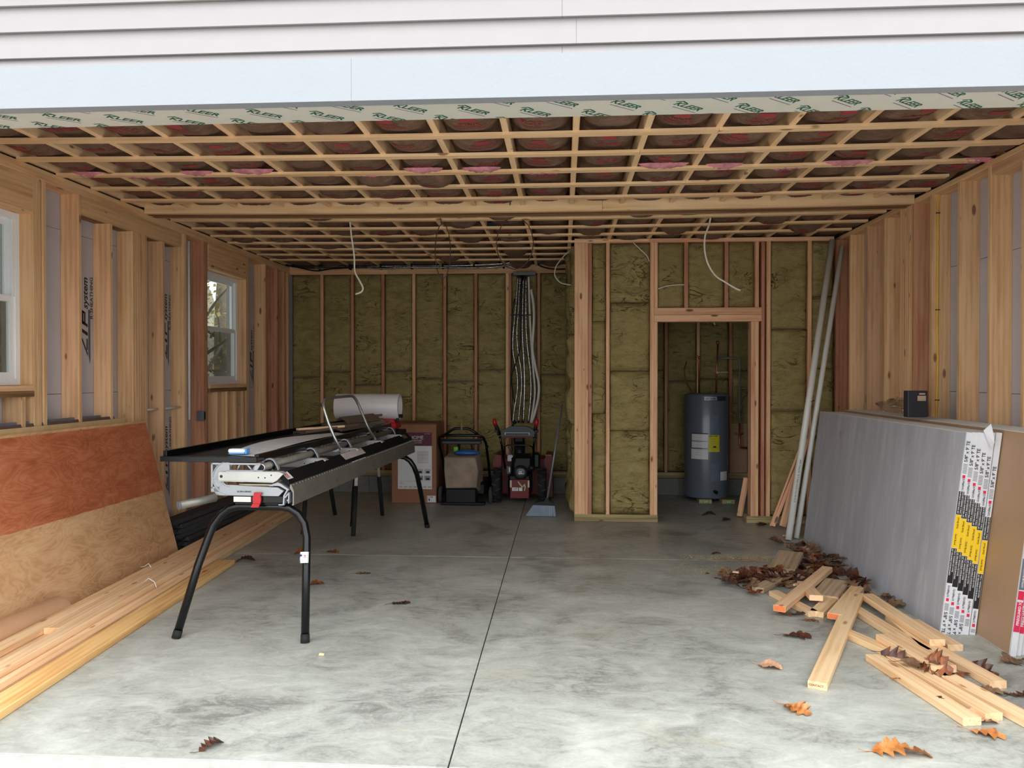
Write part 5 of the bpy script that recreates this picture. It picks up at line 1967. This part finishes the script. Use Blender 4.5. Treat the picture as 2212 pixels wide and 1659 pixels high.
e = MB(); e.lathe([(0, -.03), (.05, -.03), (.075, -.022), (.088, 0), (.088, .04), (0, .04)], 30, Matrix.Translation((-.487, 9.23, .375)) @ Matrix.Rotation(PI / 2, 4, 'X') @ Matrix.Rotation(PI, 4, 'X')); rc = e.build('recoil_cover', simple('recoil_black', (30, 31, 34), .35), en)
e = MB(); text(e, '208cc', .028, axes((-.513, 9.198, .362), (1, 0, 0), (0, 0, 1)), bold=.001); e.box(-.505, -.47, 9.1975, 9.1985, .388, .394); e.build('engine_badge', M_PAPER, en)
e = MB(); e.lathe([(0, 0), (.035, 0), (.04, .01), (.04, .03), (0, .03)], 18, Matrix.Translation((-.36, 9.24, .43)) @ Matrix.Rotation(PI / 2, 4, 'X')); e.build('fuel_cap', M_BLACK, en)
e = MB(); e.cbox(-.655, -.60, 9.22, 9.25, .36, .46, .006); e.build('choke_box', simple('dark_grey_plastic', (50, 52, 58), .5), en)
e = MB(); e.cbox(-.625, -.612, 9.214, 9.219, .385, .44, .002); e.build('chrome_lever', M_PAPER, en)
e = MB(); e.cbox(-.65, -.57, 9.3, 9.35, .50, .58, .01); e.build('tank_label', M_GREYPRINT, en)
for x in (-.835, -.215):
    e = MB(); e.prism([(x, .05), (x + .10, .05), (x + .10, .55), (x + .03, .56), (x, .50)], .52, Matrix.Translation((0, 9.50, 0))); e.build('auger_housing', M_DRED, sb)
e = MB(); e.cbox(-.80, -.18, 9.62, 9.90, .05, .52, .02); e.build('auger_housing', M_DRED, sb)
e = MB(); e.cbox(-.20, -.13, 9.50, 9.52, .548, .562, .003); e.build('yellow_sticker', simple('pale_yellow_print', (190, 184, 96), .5), sb)
for s_, x0, x1, x2 in ((-1, -.655, -.735, -.79), (1, -.345, -.325, -.30)):
    e = MB(); e.tube([(x0 - .03 * (s_ < 0), 9.45, .40), (x1 + (.02 if s_ < 0 else -.01), 9.30, .68), (x1, 9.24, .80)], .013, 8); e.build('handle_tube', M_BLKPAINT, sb)
    e = MB(); e.tube([(x1, 9.24, .82), (x1 + (x2 - x1) * .5, 9.22, .90), (x2, 9.21, .955)], .022, 10); g_ = e.build('grip_arm', M_BLACK, sb)
    e = MB(); e.tube([(x1 + (x2 - x1) * .75, 9.215, .925), (x2 + .002 * s_, 9.21, .965), (x2 + (-.008 if s_ < 0 else .004), 9.21, 1.005), (x2 + (-.011 if s_ < 0 else .006), 9.21, 1.018)], [.022, .024, .022, .010], 12); e.build('red_grip', M_RED, g_)
    e = MB(); e.cbox(x1 - .05 if s_ < 0 else x1 + .005, x1 - .01 if s_ < 0 else x1 + .05, 9.20, 9.23, .855, .885, .006); e.cbox(x1 - .03 if s_ < 0 else x1 + .01, x1 - .015 if s_ < 0 else x1 + .03, 9.2, 9.22, .825, .86, .004); e.build('lever', M_BLACK, g_)
e = MB(); e.prism([(-.71, .805), (-.325, .805), (-.315, .86), (-.36, .90), (-.42, .925), (-.60, .925), (-.66, .895), (-.72, .86)], .14, Matrix.Translation((0, 9.20, 0))); cs = e.build('control_console', simple('console_black', (36, 38, 44), .5), sb)
e = MB(); e.cbox(-.675, -.375, 9.192, 9.199, .822, .856, .003); e.build('console_strip', simple('strip_grey', (120, 124, 128), .35, metal=.3), cs)
e = MB(); e.box(-.66, -.39, 9.1905, 9.1915, .826, .846); e.build('console_legend', M_INK, cs)
e = MB(); e.cbox(-.70, -.335, 9.20, 9.22, .790, .804, .003); e.build('red_trim', M_DRED, cs)
e = MB(); e.tube([(-.585, 9.25, .925), (-.565, 9.25, .965)], .012, 8); e.tube([(-.565, 9.25, .96), (-.545, 9.25, .985)], .022, 10); e.build('speed_knob', M_BLACK, cs)
e = MB(); e.tube([(-.69, 9.30, .60), (-.68, 9.27, .68), (-.64, 9.26, .70), (-.40, 9.26, .70), (-.35, 9.27, .68), (-.33, 9.30, .60)], .009, 8); e.build('cross_bar', M_BLKPAINT, sb)
e = MB(); e.cbox(-.59, -.46, 9.55, 9.70, .70, .78, .02); e.tube([(-.52, 9.6, .40), (-.52, 9.6, .72)], .07, 14); e.build('discharge_chute', M_BLACK, sb)
e = MB()
for q in range(4): e.tube([(-.66 + .02 * q, 9.24, .79), (-.64 + .01 * q, 9.24, .68 - .02 * q), (-.58 + .01 * q, 9.24, .58), (-.55, 9.25, .50)], .003, 5)
e.build('control_cable', M_BLACK, sb)

# ---- broom -------------------------------------------------------------------------------
br = thing('broom', (-.22, 8.46, 0), 'angled broom with grey bristles leaning by the insulated partition', 'broom')
e = MB(); e.tube([(-.160, 8.47, .175), (.005, 8.72, 1.21)], .0105, 12); e.build('handle', simple('grey_pole', (120, 124, 130), .4, metal=.3), br)
e = MB(); e.tube([(.005, 8.72, 1.21), (.009, 8.726, 1.235)], .010, 10); e.build('hanging_tip', simple('orange_tip', (190, 92, 60), .5), br)
e = MB(); e.prism([(-.31, .125), (-.075, .118), (-.085, .150), (-.135, .165), (-.155, .20), (-.175, .20), (-.19, .165), (-.285, .152)], .045, Matrix.Translation((0, 8.445, 0))); e.build('broom_cap', M_BLACK, br)
e = MB()
for q in range(70):
    u = q / 69
    for dy in (0, .014, .028):
        xt_ = -.305 + .225 * u; xb_ = -.385 + .315 * u + RND.uniform(-.004, .004)
        zb = .004 + .004 * RND.random() + .002 * (1 - u)
        e.add([(xt_ - .0012, 8.452 + dy, .128), (xt_ + .0012, 8.452 + dy, .128), (xb_ + .0022, 8.435 + dy * 1.6, zb), (xb_ - .0022, 8.435 + dy * 1.6, zb), (xt_, 8.456 + dy, .128), (xb_, 8.441 + dy * 1.6, zb)], [(0, 1, 2, 3), (0, 3, 5, 4), (1, 4, 5, 2)])
tag(e.build('bristles', simple('bristle_grey', (132, 144, 160), .6), br), kind='stuff')

# ---- water heater --------------------------------------------------------------------------
HX, HY = 1.762, 9.70
wh = thing('water_heater', (HX, HY, 0), 'tall grey electric water heater seen through the closet doorway', 'water heater')
e = MB(); e.lathe([(0, .050), (.245, .050), (.258, .062), (.262, .075), (.262, 1.285), (.255, 1.300), (.10, 1.312), (0, 1.314)], 48, Matrix.Translation((HX, HY, 0))); e.build('tank', M_HEAT, wh)


def onr(a0, a1, z0, z1, r_, n=6):
    vs, fs = [], []
    for i in range(n + 1):
        a = a0 + (a1 - a0) * i / n
        x = HX + r_ * math.sin(a); y = HY - r_ * math.cos(a)
        vs += [(x, y, z0), (x, y, z1)]
    for i in range(n): fs.append((2 * i, 2 * i + 2, 2 * i + 3, 2 * i + 1))
    return vs, fs


def wrapbox(a0, a1, z0, z1, r0, r1, n=6):
    v0, f0 = onr(a0, a1, z0, z1, r1, n)
    e = MB(); e.add(v0, f0)
    v1, _ = onr(a0, a1, z0, z1, r0, n)
    b = len(v0)
    e.add(v1, [])
    for i in range(n):
        e.f += [[2 * i, 2 * i + 2, b + 2 * i + 2, b + 2 * i], [2 * i + 1, b + 2 * i + 1, b + 2 * i + 3, 2 * i + 3]]
        e.m += [0, 0]; e.sm += [False, False]
    for i in (0, n):
        e.f.append([2 * i, 2 * i + 1, b + 2 * i + 1, b + 2 * i]); e.m.append(0); e.sm.append(False)
    return e


def angx(x): return math.asin(max(-1, min(1, (x - HX) / .262)))


for z0, z1 in ((.83, 1.065), (.245, .485)):
    a0, a1 = angx(1.757), angx(1.880)
    pn = wrapbox(a0, a1, z0, z1, .26, .2655).build('access_panel', M_HEAT, wh)
    wrapbox(a0 + .06, a1 - .06, z0 + .015, z1 - .015, .264, .2672).build('panel_inset', simple('heater_light', (104, 116, 132), .3), pn)
wrapbox(angx(1.555), angx(1.735), .525, .645, .26, .2632).build('white_label', M_PAPER, wh)
wrapbox(angx(1.560), angx(1.735), .660, .735, .26, .2632).build('white_label', M_PAPER, wh)
wrapbox(angx(1.560), angx(1.735), .745, .825, .26, .2632).build('white_label', M_PAPER, wh)
wrapbox(angx(1.560), angx(1.735), .826, .838, .26, .2632).build('red_label_band', M_MAROON, wh)
wrapbox(angx(1.742), angx(1.872), .615, .815, .26, .2635).build('yellow_label', simple('energy_yellow', (206, 192, 40), .5), wh)
wrapbox(angx(1.885), angx(1.975), .27, .375, .26, .2635).build('white_label', M_PAPER, wh)
wrapbox(angx(1.668), angx(1.955), 1.222, 1.278, .26, .2635, 10).build('dark_badge', simple('badge_dark', (44, 50, 60), .4), wh)
wrapbox(angx(1.690), angx(1.840), 1.228, 1.272, .262, .2642, 6).build('silver_badge', M_ALUW, wh)


def wraptext(s, size, x, z, mat, r_=.2652, bold=.0008):
    e = MB()
    v, f = text_geo(s, size, bold=bold)
    a0 = angx(x)
    e.add([(HX + r_ * math.sin(a0 + p.x / r_), HY - r_ * math.cos(a0 + p.x / r_), z + p.y) for p in v], f)
    return e.build('printed_lettering', mat, wh)


wraptext('AO Smith', .030, 1.705, 1.239, M_INK)
wraptext('ENERGY GUIDE', .0145, 1.748, .797, M_INK)
for k in range(4): wraptext('Estimated yearly', .010, 1.755, .775 - .02 * k, M_INK, bold=0)
e = wrapbox(angx(1.795), angx(1.830), .665, .685, .264, .2646, 2); e.build('label_block', M_INK, wh)
for k in range(9): wraptext('read all instructions', .009, 1.600, .812 - .030 * k, M_INK, bold=0)
e = MB(); e.tube([(HX + .05, HY - .262, .145), (HX + .065, HY - .31, .138)], .020, 12); e.build('drain_valve', M_BLACK, wh)
e = MB(); e.tube([(HX + .262, HY - .0, 1.06), (HX + .30, HY - .01, 1.06)], .014, 10); e.tube([(HX + .30, HY - .01, 1.045), (HX + .30, HY - .01, 1.075)], .010, 8); e.build('relief_valve', M_STEEL, wh)
for q, x in enumerate((1.63, 1.90)):
    t = thing('wood_block', (x + .05, 9.47, 0), ['left wooden block with a green label under the heater', 'right wooden block with a green label under the heater'][q], 'block', 'blocks under the heater')
    MB().cbox(x, x + .15, 9.435, 9.62, .001, .048, .003).build('block_body', M_TREAT, t)
    e = MB(); e.box(x + .045, x + .12, 9.4335, 9.4345, .012, .036); lb_ = e.build('green_label', simple('green_label', (40, 170, 100), .5), t)
    e = MB(); text(e, 'GJOIST', .016, axes((x + .055, 9.433, .018), (1, 0, 0), (0, 0, 1)), bold=.0005); e.build('label_print', M_PAPER, lb_)
e = MB(); e.tube([(1.665, 9.66, 1.312), (1.665, 9.66, 1.735), (1.655, 9.66, 1.755), (1.61, 9.66, 1.765)], .011, 10); e.tube([(1.665, 9.66, 1.72), (1.665, 9.66, 1.76)], .015, 10)
tag(e.build('copper_pipe', M_COPPER), 'left copper riser bending away above the water heater', 'pipe', 'copper risers over the heater')
t = thing('copper_pipe', (1.873, 9.66, 1.312), 'right copper riser with a shutoff valve above the water heater', 'pipe', 'copper risers over the heater')
e = MB(); e.tube([(1.868, 9.66, 1.312), (1.890, 9.66, 1.93)], .011, 10); e.tube([(1.888, 9.66, 1.90), (1.890, 9.66, 1.945)], .019, 10); e.build('riser', M_COPPER, t)
e = MB(); e.tube([(1.878, 9.66, 1.56), (1.878, 9.63, 1.56)], .014, 10); e.cbox(1.92, 2.01, 9.63, 9.637, 1.555, 1.572, .002); e.cbox(1.880, 1.925, 9.632, 9.636, 1.558, 1.568, .001); e.build('valve_lever', M_STEEL, t)
e = MB(); e.tube([(1.90, 9.90, 1.742), (2.19, 9.90, 1.742), (2.205, 9.90, 1.73), (2.205, 9.90, .93)], .013, 10)
tag(e.build('water_pipe', simple('pex_grey', (122, 124, 126), .5)), 'grey water pipe running right and down beside the heater', 'pipe')
e = MB(); e.tube([(2.205, 9.90, .935), (2.205, 9.90, .66), (2.215, 9.90, .63), (2.30, 9.90, .622)], .012, 10); e.tube([(2.15, 9.90, .80), (2.25, 9.90, .80)], .007, 8)
tag(e.build('copper_pipe', M_COPPER), 'copper elbow below the grey pipe beside the heater', 'pipe')
e = MB(); e.tube([(1.56, 9.95, 1.70), (1.53, 9.95, 1.60), (1.55, 9.95, 1.45), (1.62, 9.95, 1.33)], .006, 8)
tag(e.build('red_tube', simple('red_pex', (132, 40, 34), .5)), 'thin red tube curving down left of the copper riser', 'tube')
MBp = MB(); MBp.cbox(2.115, 2.33, 10.03, 10.05, .30, .92, .002)
tag(MBp.build('plywood_backer', simple('ply_back', (176, 140, 108), .7, var=.06)), 'small plywood board fixed beside the water heater', 'board')
tag(board('pine_board', (1.90, 8.02 + .5, .02), (1.935, 8.36, .45), .06, .018, M_STUDP, up=(0, -1, 0)), 'short board leaning inside the doorway jamb', 'board')

# ---- line set: foil pipes down the back wall -------------------------------------------------
LG = 'refrigerant lines running down the back wall'
dn = [(M_FOIL, .014, [(-.560, 2.80), (-.575, 2.60), (-.585, 2.45), (-.60, 2.30), (-.625, 2.0), (-.62, 1.80), (-.585, 1.62), (-.565, 1.45), (-.58, 1.25), (-.61, 1.08), (-.625, .92)], 'outermost left foil wrapped line'),
      (M_FOIL, .013, [(-.530, 2.80), (-.545, 2.55), (-.555, 2.35), (-.575, 2.05), (-.555, 1.80), (-.52, 1.58), (-.515, 1.35), (-.535, 1.15), (-.555, .92)], 'second foil wrapped line from the left'),
      (M_FOIL, .015, [(-.490, 2.80), (-.500, 2.45), (-.505, 2.1), (-.49, 1.8), (-.475, 1.5), (-.48, 1.2), (-.495, .92)], 'middle foil wrapped line'),
      (M_FOIL, .014, [(-.455, 2.80), (-.460, 2.45), (-.455, 2.1), (-.43, 1.8), (-.40, 1.55), (-.395, 1.3), (-.41, 1.1), (-.43, .92)], 'rightmost foil wrapped line'),
      (M_PVC, .013, [(-.425, 2.78), (-.415, 2.45), (-.40, 2.1), (-.385, 1.85), (-.365, 1.6), (-.345, 1.35), (-.36, 1.15), (-.40, .92)], 'slimmer white foam covered line'),
      (M_PVC, .017, [(-.395, 2.62), (-.365, 2.45), (-.355, 2.25), (-.37, 2.0), (-.375, 1.85), (-.34, 1.65), (-.295, 1.42), (-.30, 1.25), (-.345, 1.05), (-.39, .92)], 'thick white foam covered line furthest right'),
      (M_BLACK, .007, [(-.60, 2.50), (-.64, 2.2), (-.65, 1.6), (-.655, 1.2), (-.64, .95)], 'black cable hanging left of the foil lines'),
      (M_BLACK, .008, [(-.505, 2.80), (-.52, 2.3), (-.53, 1.9), (-.58, 1.7), (-.645, 1.5), (-.62, 1.3), (-.60, 1.18)], 'black cable looping between the foil lines')]


def smooth(pts, n=4):
    P_ = [Vector(p) for p in pts]; out = []
    for i in range(len(P_) - 1):
        p0 = P_[max(0, i - 1)]; p1 = P_[i]; p2 = P_[i + 1]; p3 = P_[min(len(P_) - 1, i + 2)]
        for k in range(n):
            t_ = k / n
            out.append(.5 * ((2 * p1) + (-p0 + p2) * t_ + (2 * p0 - 5 * p1 + 4 * p2 - p3) * t_ ** 2 + (-p0 + 3 * p1 - 3 * p2 + p3) * t_ ** 3))
    out.append(P_[-1])
    return out


for q, (mt, r_, pts, lab) in enumerate(dn):
    yy_ = 9.99 - .006 * (q % 3) - (.03 if mt is M_BLACK else 0)
    e = MB(); e.tube(smooth([(x, yy_, z) for x, z in pts]), r_, 10)
    tag(e.build('refrigerant_line' if mt is not M_BLACK else 'black_cable', mt), lab + ' on the back wall', 'pipe' if mt is not M_BLACK else 'cable', LG)
e = MB(); e.cbox(-.655, -.385, 9.935, 9.950, 2.285, 2.300, .002); tag(e.build('pipe_clip', M_BLACK), 'black bar clip holding the foil lines high on the wall', 'clip')
e = MB(); e.cbox(-.62, -.34, 9.96, 10.06, 2.80, 2.843, .003); tag(e.build('pipe_entry_box', simple('grey_box', (104, 108, 112), .5)), 'grey plastic entry collar where the lines reach the top plate', 'collar')
hz = [([(-3.50, 9.99, 2.95), (-3.3, 9.97, 2.935), (-2.9, 9.95, 2.925), (-2.2, 9.95, 2.928), (-1.4, 9.95, 2.925), (-.8, 9.95, 2.945), (-.62, 9.96, 2.965), (-.48, 9.97, 2.96)], .021, M_FOIL, 'upper foil line running along the back wall top plate'),
      ([(-3.45, 9.93, 2.93), (-3.2, 9.90, 2.905), (-2.9, 9.90, 2.90), (-2.6, 9.90, 2.915), (-2.3, 9.90, 2.893), (-2.0, 9.90, 2.905), (-1.6, 9.90, 2.90), (-1.3, 9.90, 2.893), (-1.0, 9.90, 2.89), (-.8, 9.91, 2.905), (-.6, 9.95, 2.945)], .013, M_FOIL, 'lower thinner foil line sagging along the back wall top plate'),
      ([(-3.54, 9.86, 2.945), (-3.35, 9.87, 2.905), (-3.15, 9.87, 2.865), (-2.98, 9.87, 2.885), (-2.85, 9.88, 2.90), (-2.4, 9.90, 2.905)], .009, M_BLACK, 'black cable drooping at the left end of the foil lines'),
      ([(-.45, 9.95, 2.95), (-.35, 9.94, 2.955), (-.25, 9.93, 2.90), (-.1, 9.9, 2.865), (.06, 9.85, 2.86)], .010, M_BLACK, 'black cable crossing right of the foil lines to the partition')]
for pts, r_, mt, lab in hz:
    e = MB(); e.tube(smooth(pts), r_, 10)
    tag(e.build('refrigerant_line' if mt is M_FOIL else 'black_cable', mt), lab, 'pipe' if mt is M_FOIL else 'cable', 'lines along the back wall top plate')
for q, x in enumerate((-3.12, -2.72, -2.32, -1.92, -1.52, -1.12, -.74)):
    e = MB(); e.cbox(x - .012, x + .012, 9.915, 9.985, 2.885, 2.955, .006)
    tag(e.build('pipe_strap', M_BLACK), 'black strap holding the foil lines to the ceiling', 'strap', 'black straps along the foil lines')

# ---- cables and small fittings ---------------------------------------------------------------
def cable(name, pts, r_, mt, lab, cat='cable', group=None):
    e = MB(); e.tube(smooth(pts), r_, 8)
    return tag(e.build(name, mt), lab, cat, group)


cable('hanging_cable', [(-1.945, 7.10, 2.955), (-1.93, 7.10, 2.80), (-1.905, 7.10, 2.62), (-1.90, 7.10, 2.48), (-1.86, 7.10, 2.40), (-1.825, 7.10, 2.33), (-1.84, 7.10, 2.29), (-1.895, 7.10, 2.27)], .008, M_WCORD, 'white cable hanging from the ceiling on the left', group='white cables hanging from the ceiling')
cable('hanging_cable', [(1.325, 7.10, 2.965), (1.31, 7.10, 2.87), (1.275, 7.10, 2.77), (1.27, 7.10, 2.65), (1.30, 7.10, 2.52), (1.37, 7.10, 2.41), (1.46, 7.10, 2.35), (1.54, 7.10, 2.30), (1.585, 7.10, 2.28)], .008, M_WCORD, 'white cable hanging before the doorway partition', group='white cables hanging from the ceiling')
cable('hanging_cable', [(1.61, 8.75, 2.955), (1.60, 8.75, 2.60), (1.62, 8.75, 2.30), (1.64, 8.75, 2.18), (1.68, 8.75, 2.08)], .008, M_WCORD, 'white cable end hanging inside the closet doorway')
cable('loose_cable', [(.992, 8.19, 2.42), (1.06, 8.16, 2.44), (1.15, 8.17, 2.455), (1.258, 8.19, 2.46)], .006, M_WCORD, 'white cable crossing the insulation above the doorway')
cable('loose_cable', [(.73, 8.17, 2.90), (.80, 8.16, 2.83), (.87, 8.16, 2.76), (.90, 8.18, 2.70)], .005, M_WCORD, 'thin white cable at the top of the left partition bay')
cable('loose_cable', [(.12, 8.62, 2.92), (.03, 8.6, 2.84), (-.06, 8.55, 2.72), (-.08, 8.52, 2.62), (-.05, 8.5, 2.56), (.0, 8.5, 2.52), (.11, 8.5, 2.50)], .006, M_WCORD, 'pair of white cables looping at the left side of the partition')
lp = [(-.42 + .165 * math.sin(a) * 1.0, 6.98 + .02 * math.cos(a), 2.70 + .235 * math.cos(a)) for a in [k * 2 * PI / 16 for k in range(16)]]
e = MB(); e.tube(lp, .0045, 6, closed=True); e.tube(smooth([(-.42, 6.45, 2.955), (-.43, 6.48, 2.94), (-.45, 6.8, 2.90), (-.50, 6.97, 2.90)]), .0045, 6)
tag(e.build('cable_loop', M_BCORD), 'round loop of thin brown cable hanging under the beam', 'cable', 'brown cable loops')
e = MB(); e.tube([(-1.07 + .07 * math.sin(a), 7.0, 2.64 + .25 * math.cos(a)) for a in [k * 2 * PI / 14 for k in range(14)]], .0045, 6, closed=True); e.tube([(-1.08, 6.6, 2.95), (-1.08, 6.9, 2.93), (-1.08, 7.0, 2.885)], .004, 6)
tag(e.build('cable_loop', M_BCORD), 'narrow loop of thin brown cable hanging left of the round loop', 'cable', 'brown cable loops')
e = MB(); e.cbox(-.735, -.625, 7.45, 7.55, 2.925, 2.985, .006); tag(e.build('junction_box', simple('navy_box', (20, 28, 46), .5)), 'dark blue junction box set in the ceiling', 'junction box')
cable('yellow_cable', [(2.885, 6.195, 2.90), (2.868, 6.196, 2.82), (2.868, 6.195, 2.60), (2.868, 6.195, 2.2), (2.866, 6.195, 1.9), (2.872, 6.195, 1.7), (2.868, 6.195, 1.4), (2.862, 6.195, 1.22), (2.86, 6.195, 1.0)], .006, M_YCORD, 'yellow cable stapled down the face of a right wall stud')
for q, z in enumerate((2.76, 2.02, 1.33)):
    e = MB(); e.cbox(2.852, 2.884, 6.188, 6.203, z, z + .007, .002)
    tag(e.build('cable_staple', simple('navy_staple', (26, 32, 70), .5)), ['highest staple on the yellow cable', 'middle staple on the yellow cable', 'lowest staple on the yellow cable'][q], 'staple', 'staples on the yellow cable')
e = MB(); e.tube([(-3.548, 7.262, 2.80), (-3.548, 7.262, 1.10)], .0105, 10)
tag(e.build('white_conduit', M_PVC), 'white conduit running down a left wall stud', 'conduit')
for q, (ya, yb_) in enumerate(((6.545, 6.812), (6.853, 7.218))):
    e = MB(); e.tube([(-3.62, ya, 1.222), (-3.62, yb_, 1.222)], .011, 10)
    tag(e.build('pvc_stub', M_PVC), ['short white pipe between left wall studs, nearer one', 'short white pipe between left wall studs, further one'][q], 'pipe', 'white pipes through the left studs')
t = thing('outlet_box', (-3.60, 7.60, 1.08), 'grey electrical box nailed to a left wall stud', 'electrical box')
e = MB(); e.cbox(-3.625, -3.555, 7.575, 7.622, 1.075, 1.17, .005); e.build('box_shell', simple('grey_plastic_box', (100, 106, 116), .5), t)
e = MB(); e.box(-3.5545, -3.5535, 7.58, 7.617, 1.085, 1.16); e.build('box_opening', M_DARK, t)

# ---- beyond the windows: woods ------------------------------------------------------------------
def tree(x, y, h, r_, seed, label):
    rr = random.Random(seed)
    t = thing('bare_tree', (x, y, -.25), label, 'tree', 'trees outside the left windows')
    e = MB()
    e.tube([(x, y, -.25), (x + rr.uniform(-.1, .1), y, h * .4), (x + rr.uniform(-.3, .3), y + rr.uniform(-.3, .3), h)], [r_, r_ * .8, r_ * .3], 9)
    for k in range(9):
        z = h * (.2 + .75 * rr.random()); a = rr.random() * 6.28; L_ = rr.uniform(.8, 2.2)
        e.tube([(x, y, z), (x + L_ * .5 * math.cos(a), y + L_ * .5 * math.sin(a), z + L_ * .35), (x + L_ * math.cos(a), y + L_ * math.sin(a), z + L_ * .6)], [r_ * .3, r_ * .2, r_ * .06], 6)
    e.build('trunk', M_BARK, t)
    e = MB()
    for k in range(420):
        a = rr.random() * 6.28; d = rr.random() ** .5 * 1.6; z = h * (.15 + .9 * rr.random())
        X, Y = x + d * math.cos(a), y + d * math.sin(a); s = rr.uniform(.03, .08)
        v = Vector((rr.gauss(0, 1), rr.gauss(0, 1), rr.gauss(0, 1))).normalized(); u = v.orthogonal().normalized(); w_ = v.cross(u)
        c = V(X, Y, z)
        e.add([c + u * s, c + w_ * s * .6, c - u * s, c - w_ * s * .6], [(0, 1, 2, 3)])
    tag(e.build('foliage', M_SHRUB, t), kind='stuff')


for q, (x, y, h, r_) in enumerate([(-6.2, 11.8, 6, .16), (-7.3, 13.8, 7, .20), (-8.6, 15.4, 7, .22), (-6.9, 14.6, 5, .12), (-9.8, 19.0, 8, .25), (-10.6, 16.5, 7, .2), (-8.0, 18.0, 7, .2), (-9.4, 12.4, 7, .2), (-12.0, 20.5, 8, .3), (-11.8, 15.0, 8, .3), (-14.0, 23.0, 9, .3)]):
    tree(x, y, h, r_, q + 5, 'brown leaved tree standing in the woods outside the left windows')

# wooded bank behind the trees
e = MB()
nx, ny = 30, 8
vs, fs = [], []
for j in range(ny + 1):
    for i in range(nx + 1):
        y = 4 + 40 * i / nx
        z = -.3 + 9 * j / ny
        n_ = noise.fractal(Vector((y * .4, z * .5, 3)), 1, 2, 4)
        vs.append((-17 - .55 * z + 1.6 * n_, y, z))
for j in range(ny):
    for i in range(nx):
        a = j * (nx + 1) + i
        fs.append((a, a + 1, a + nx + 2, a + nx + 1))
e.add(vs, fs, smooth=True)
o = e.build('hillside', simple('brushy_bank', (124, 116, 100), .95, var=.45, vs=5), origin=(0, 0, 0)); tag(o, kind='structure')
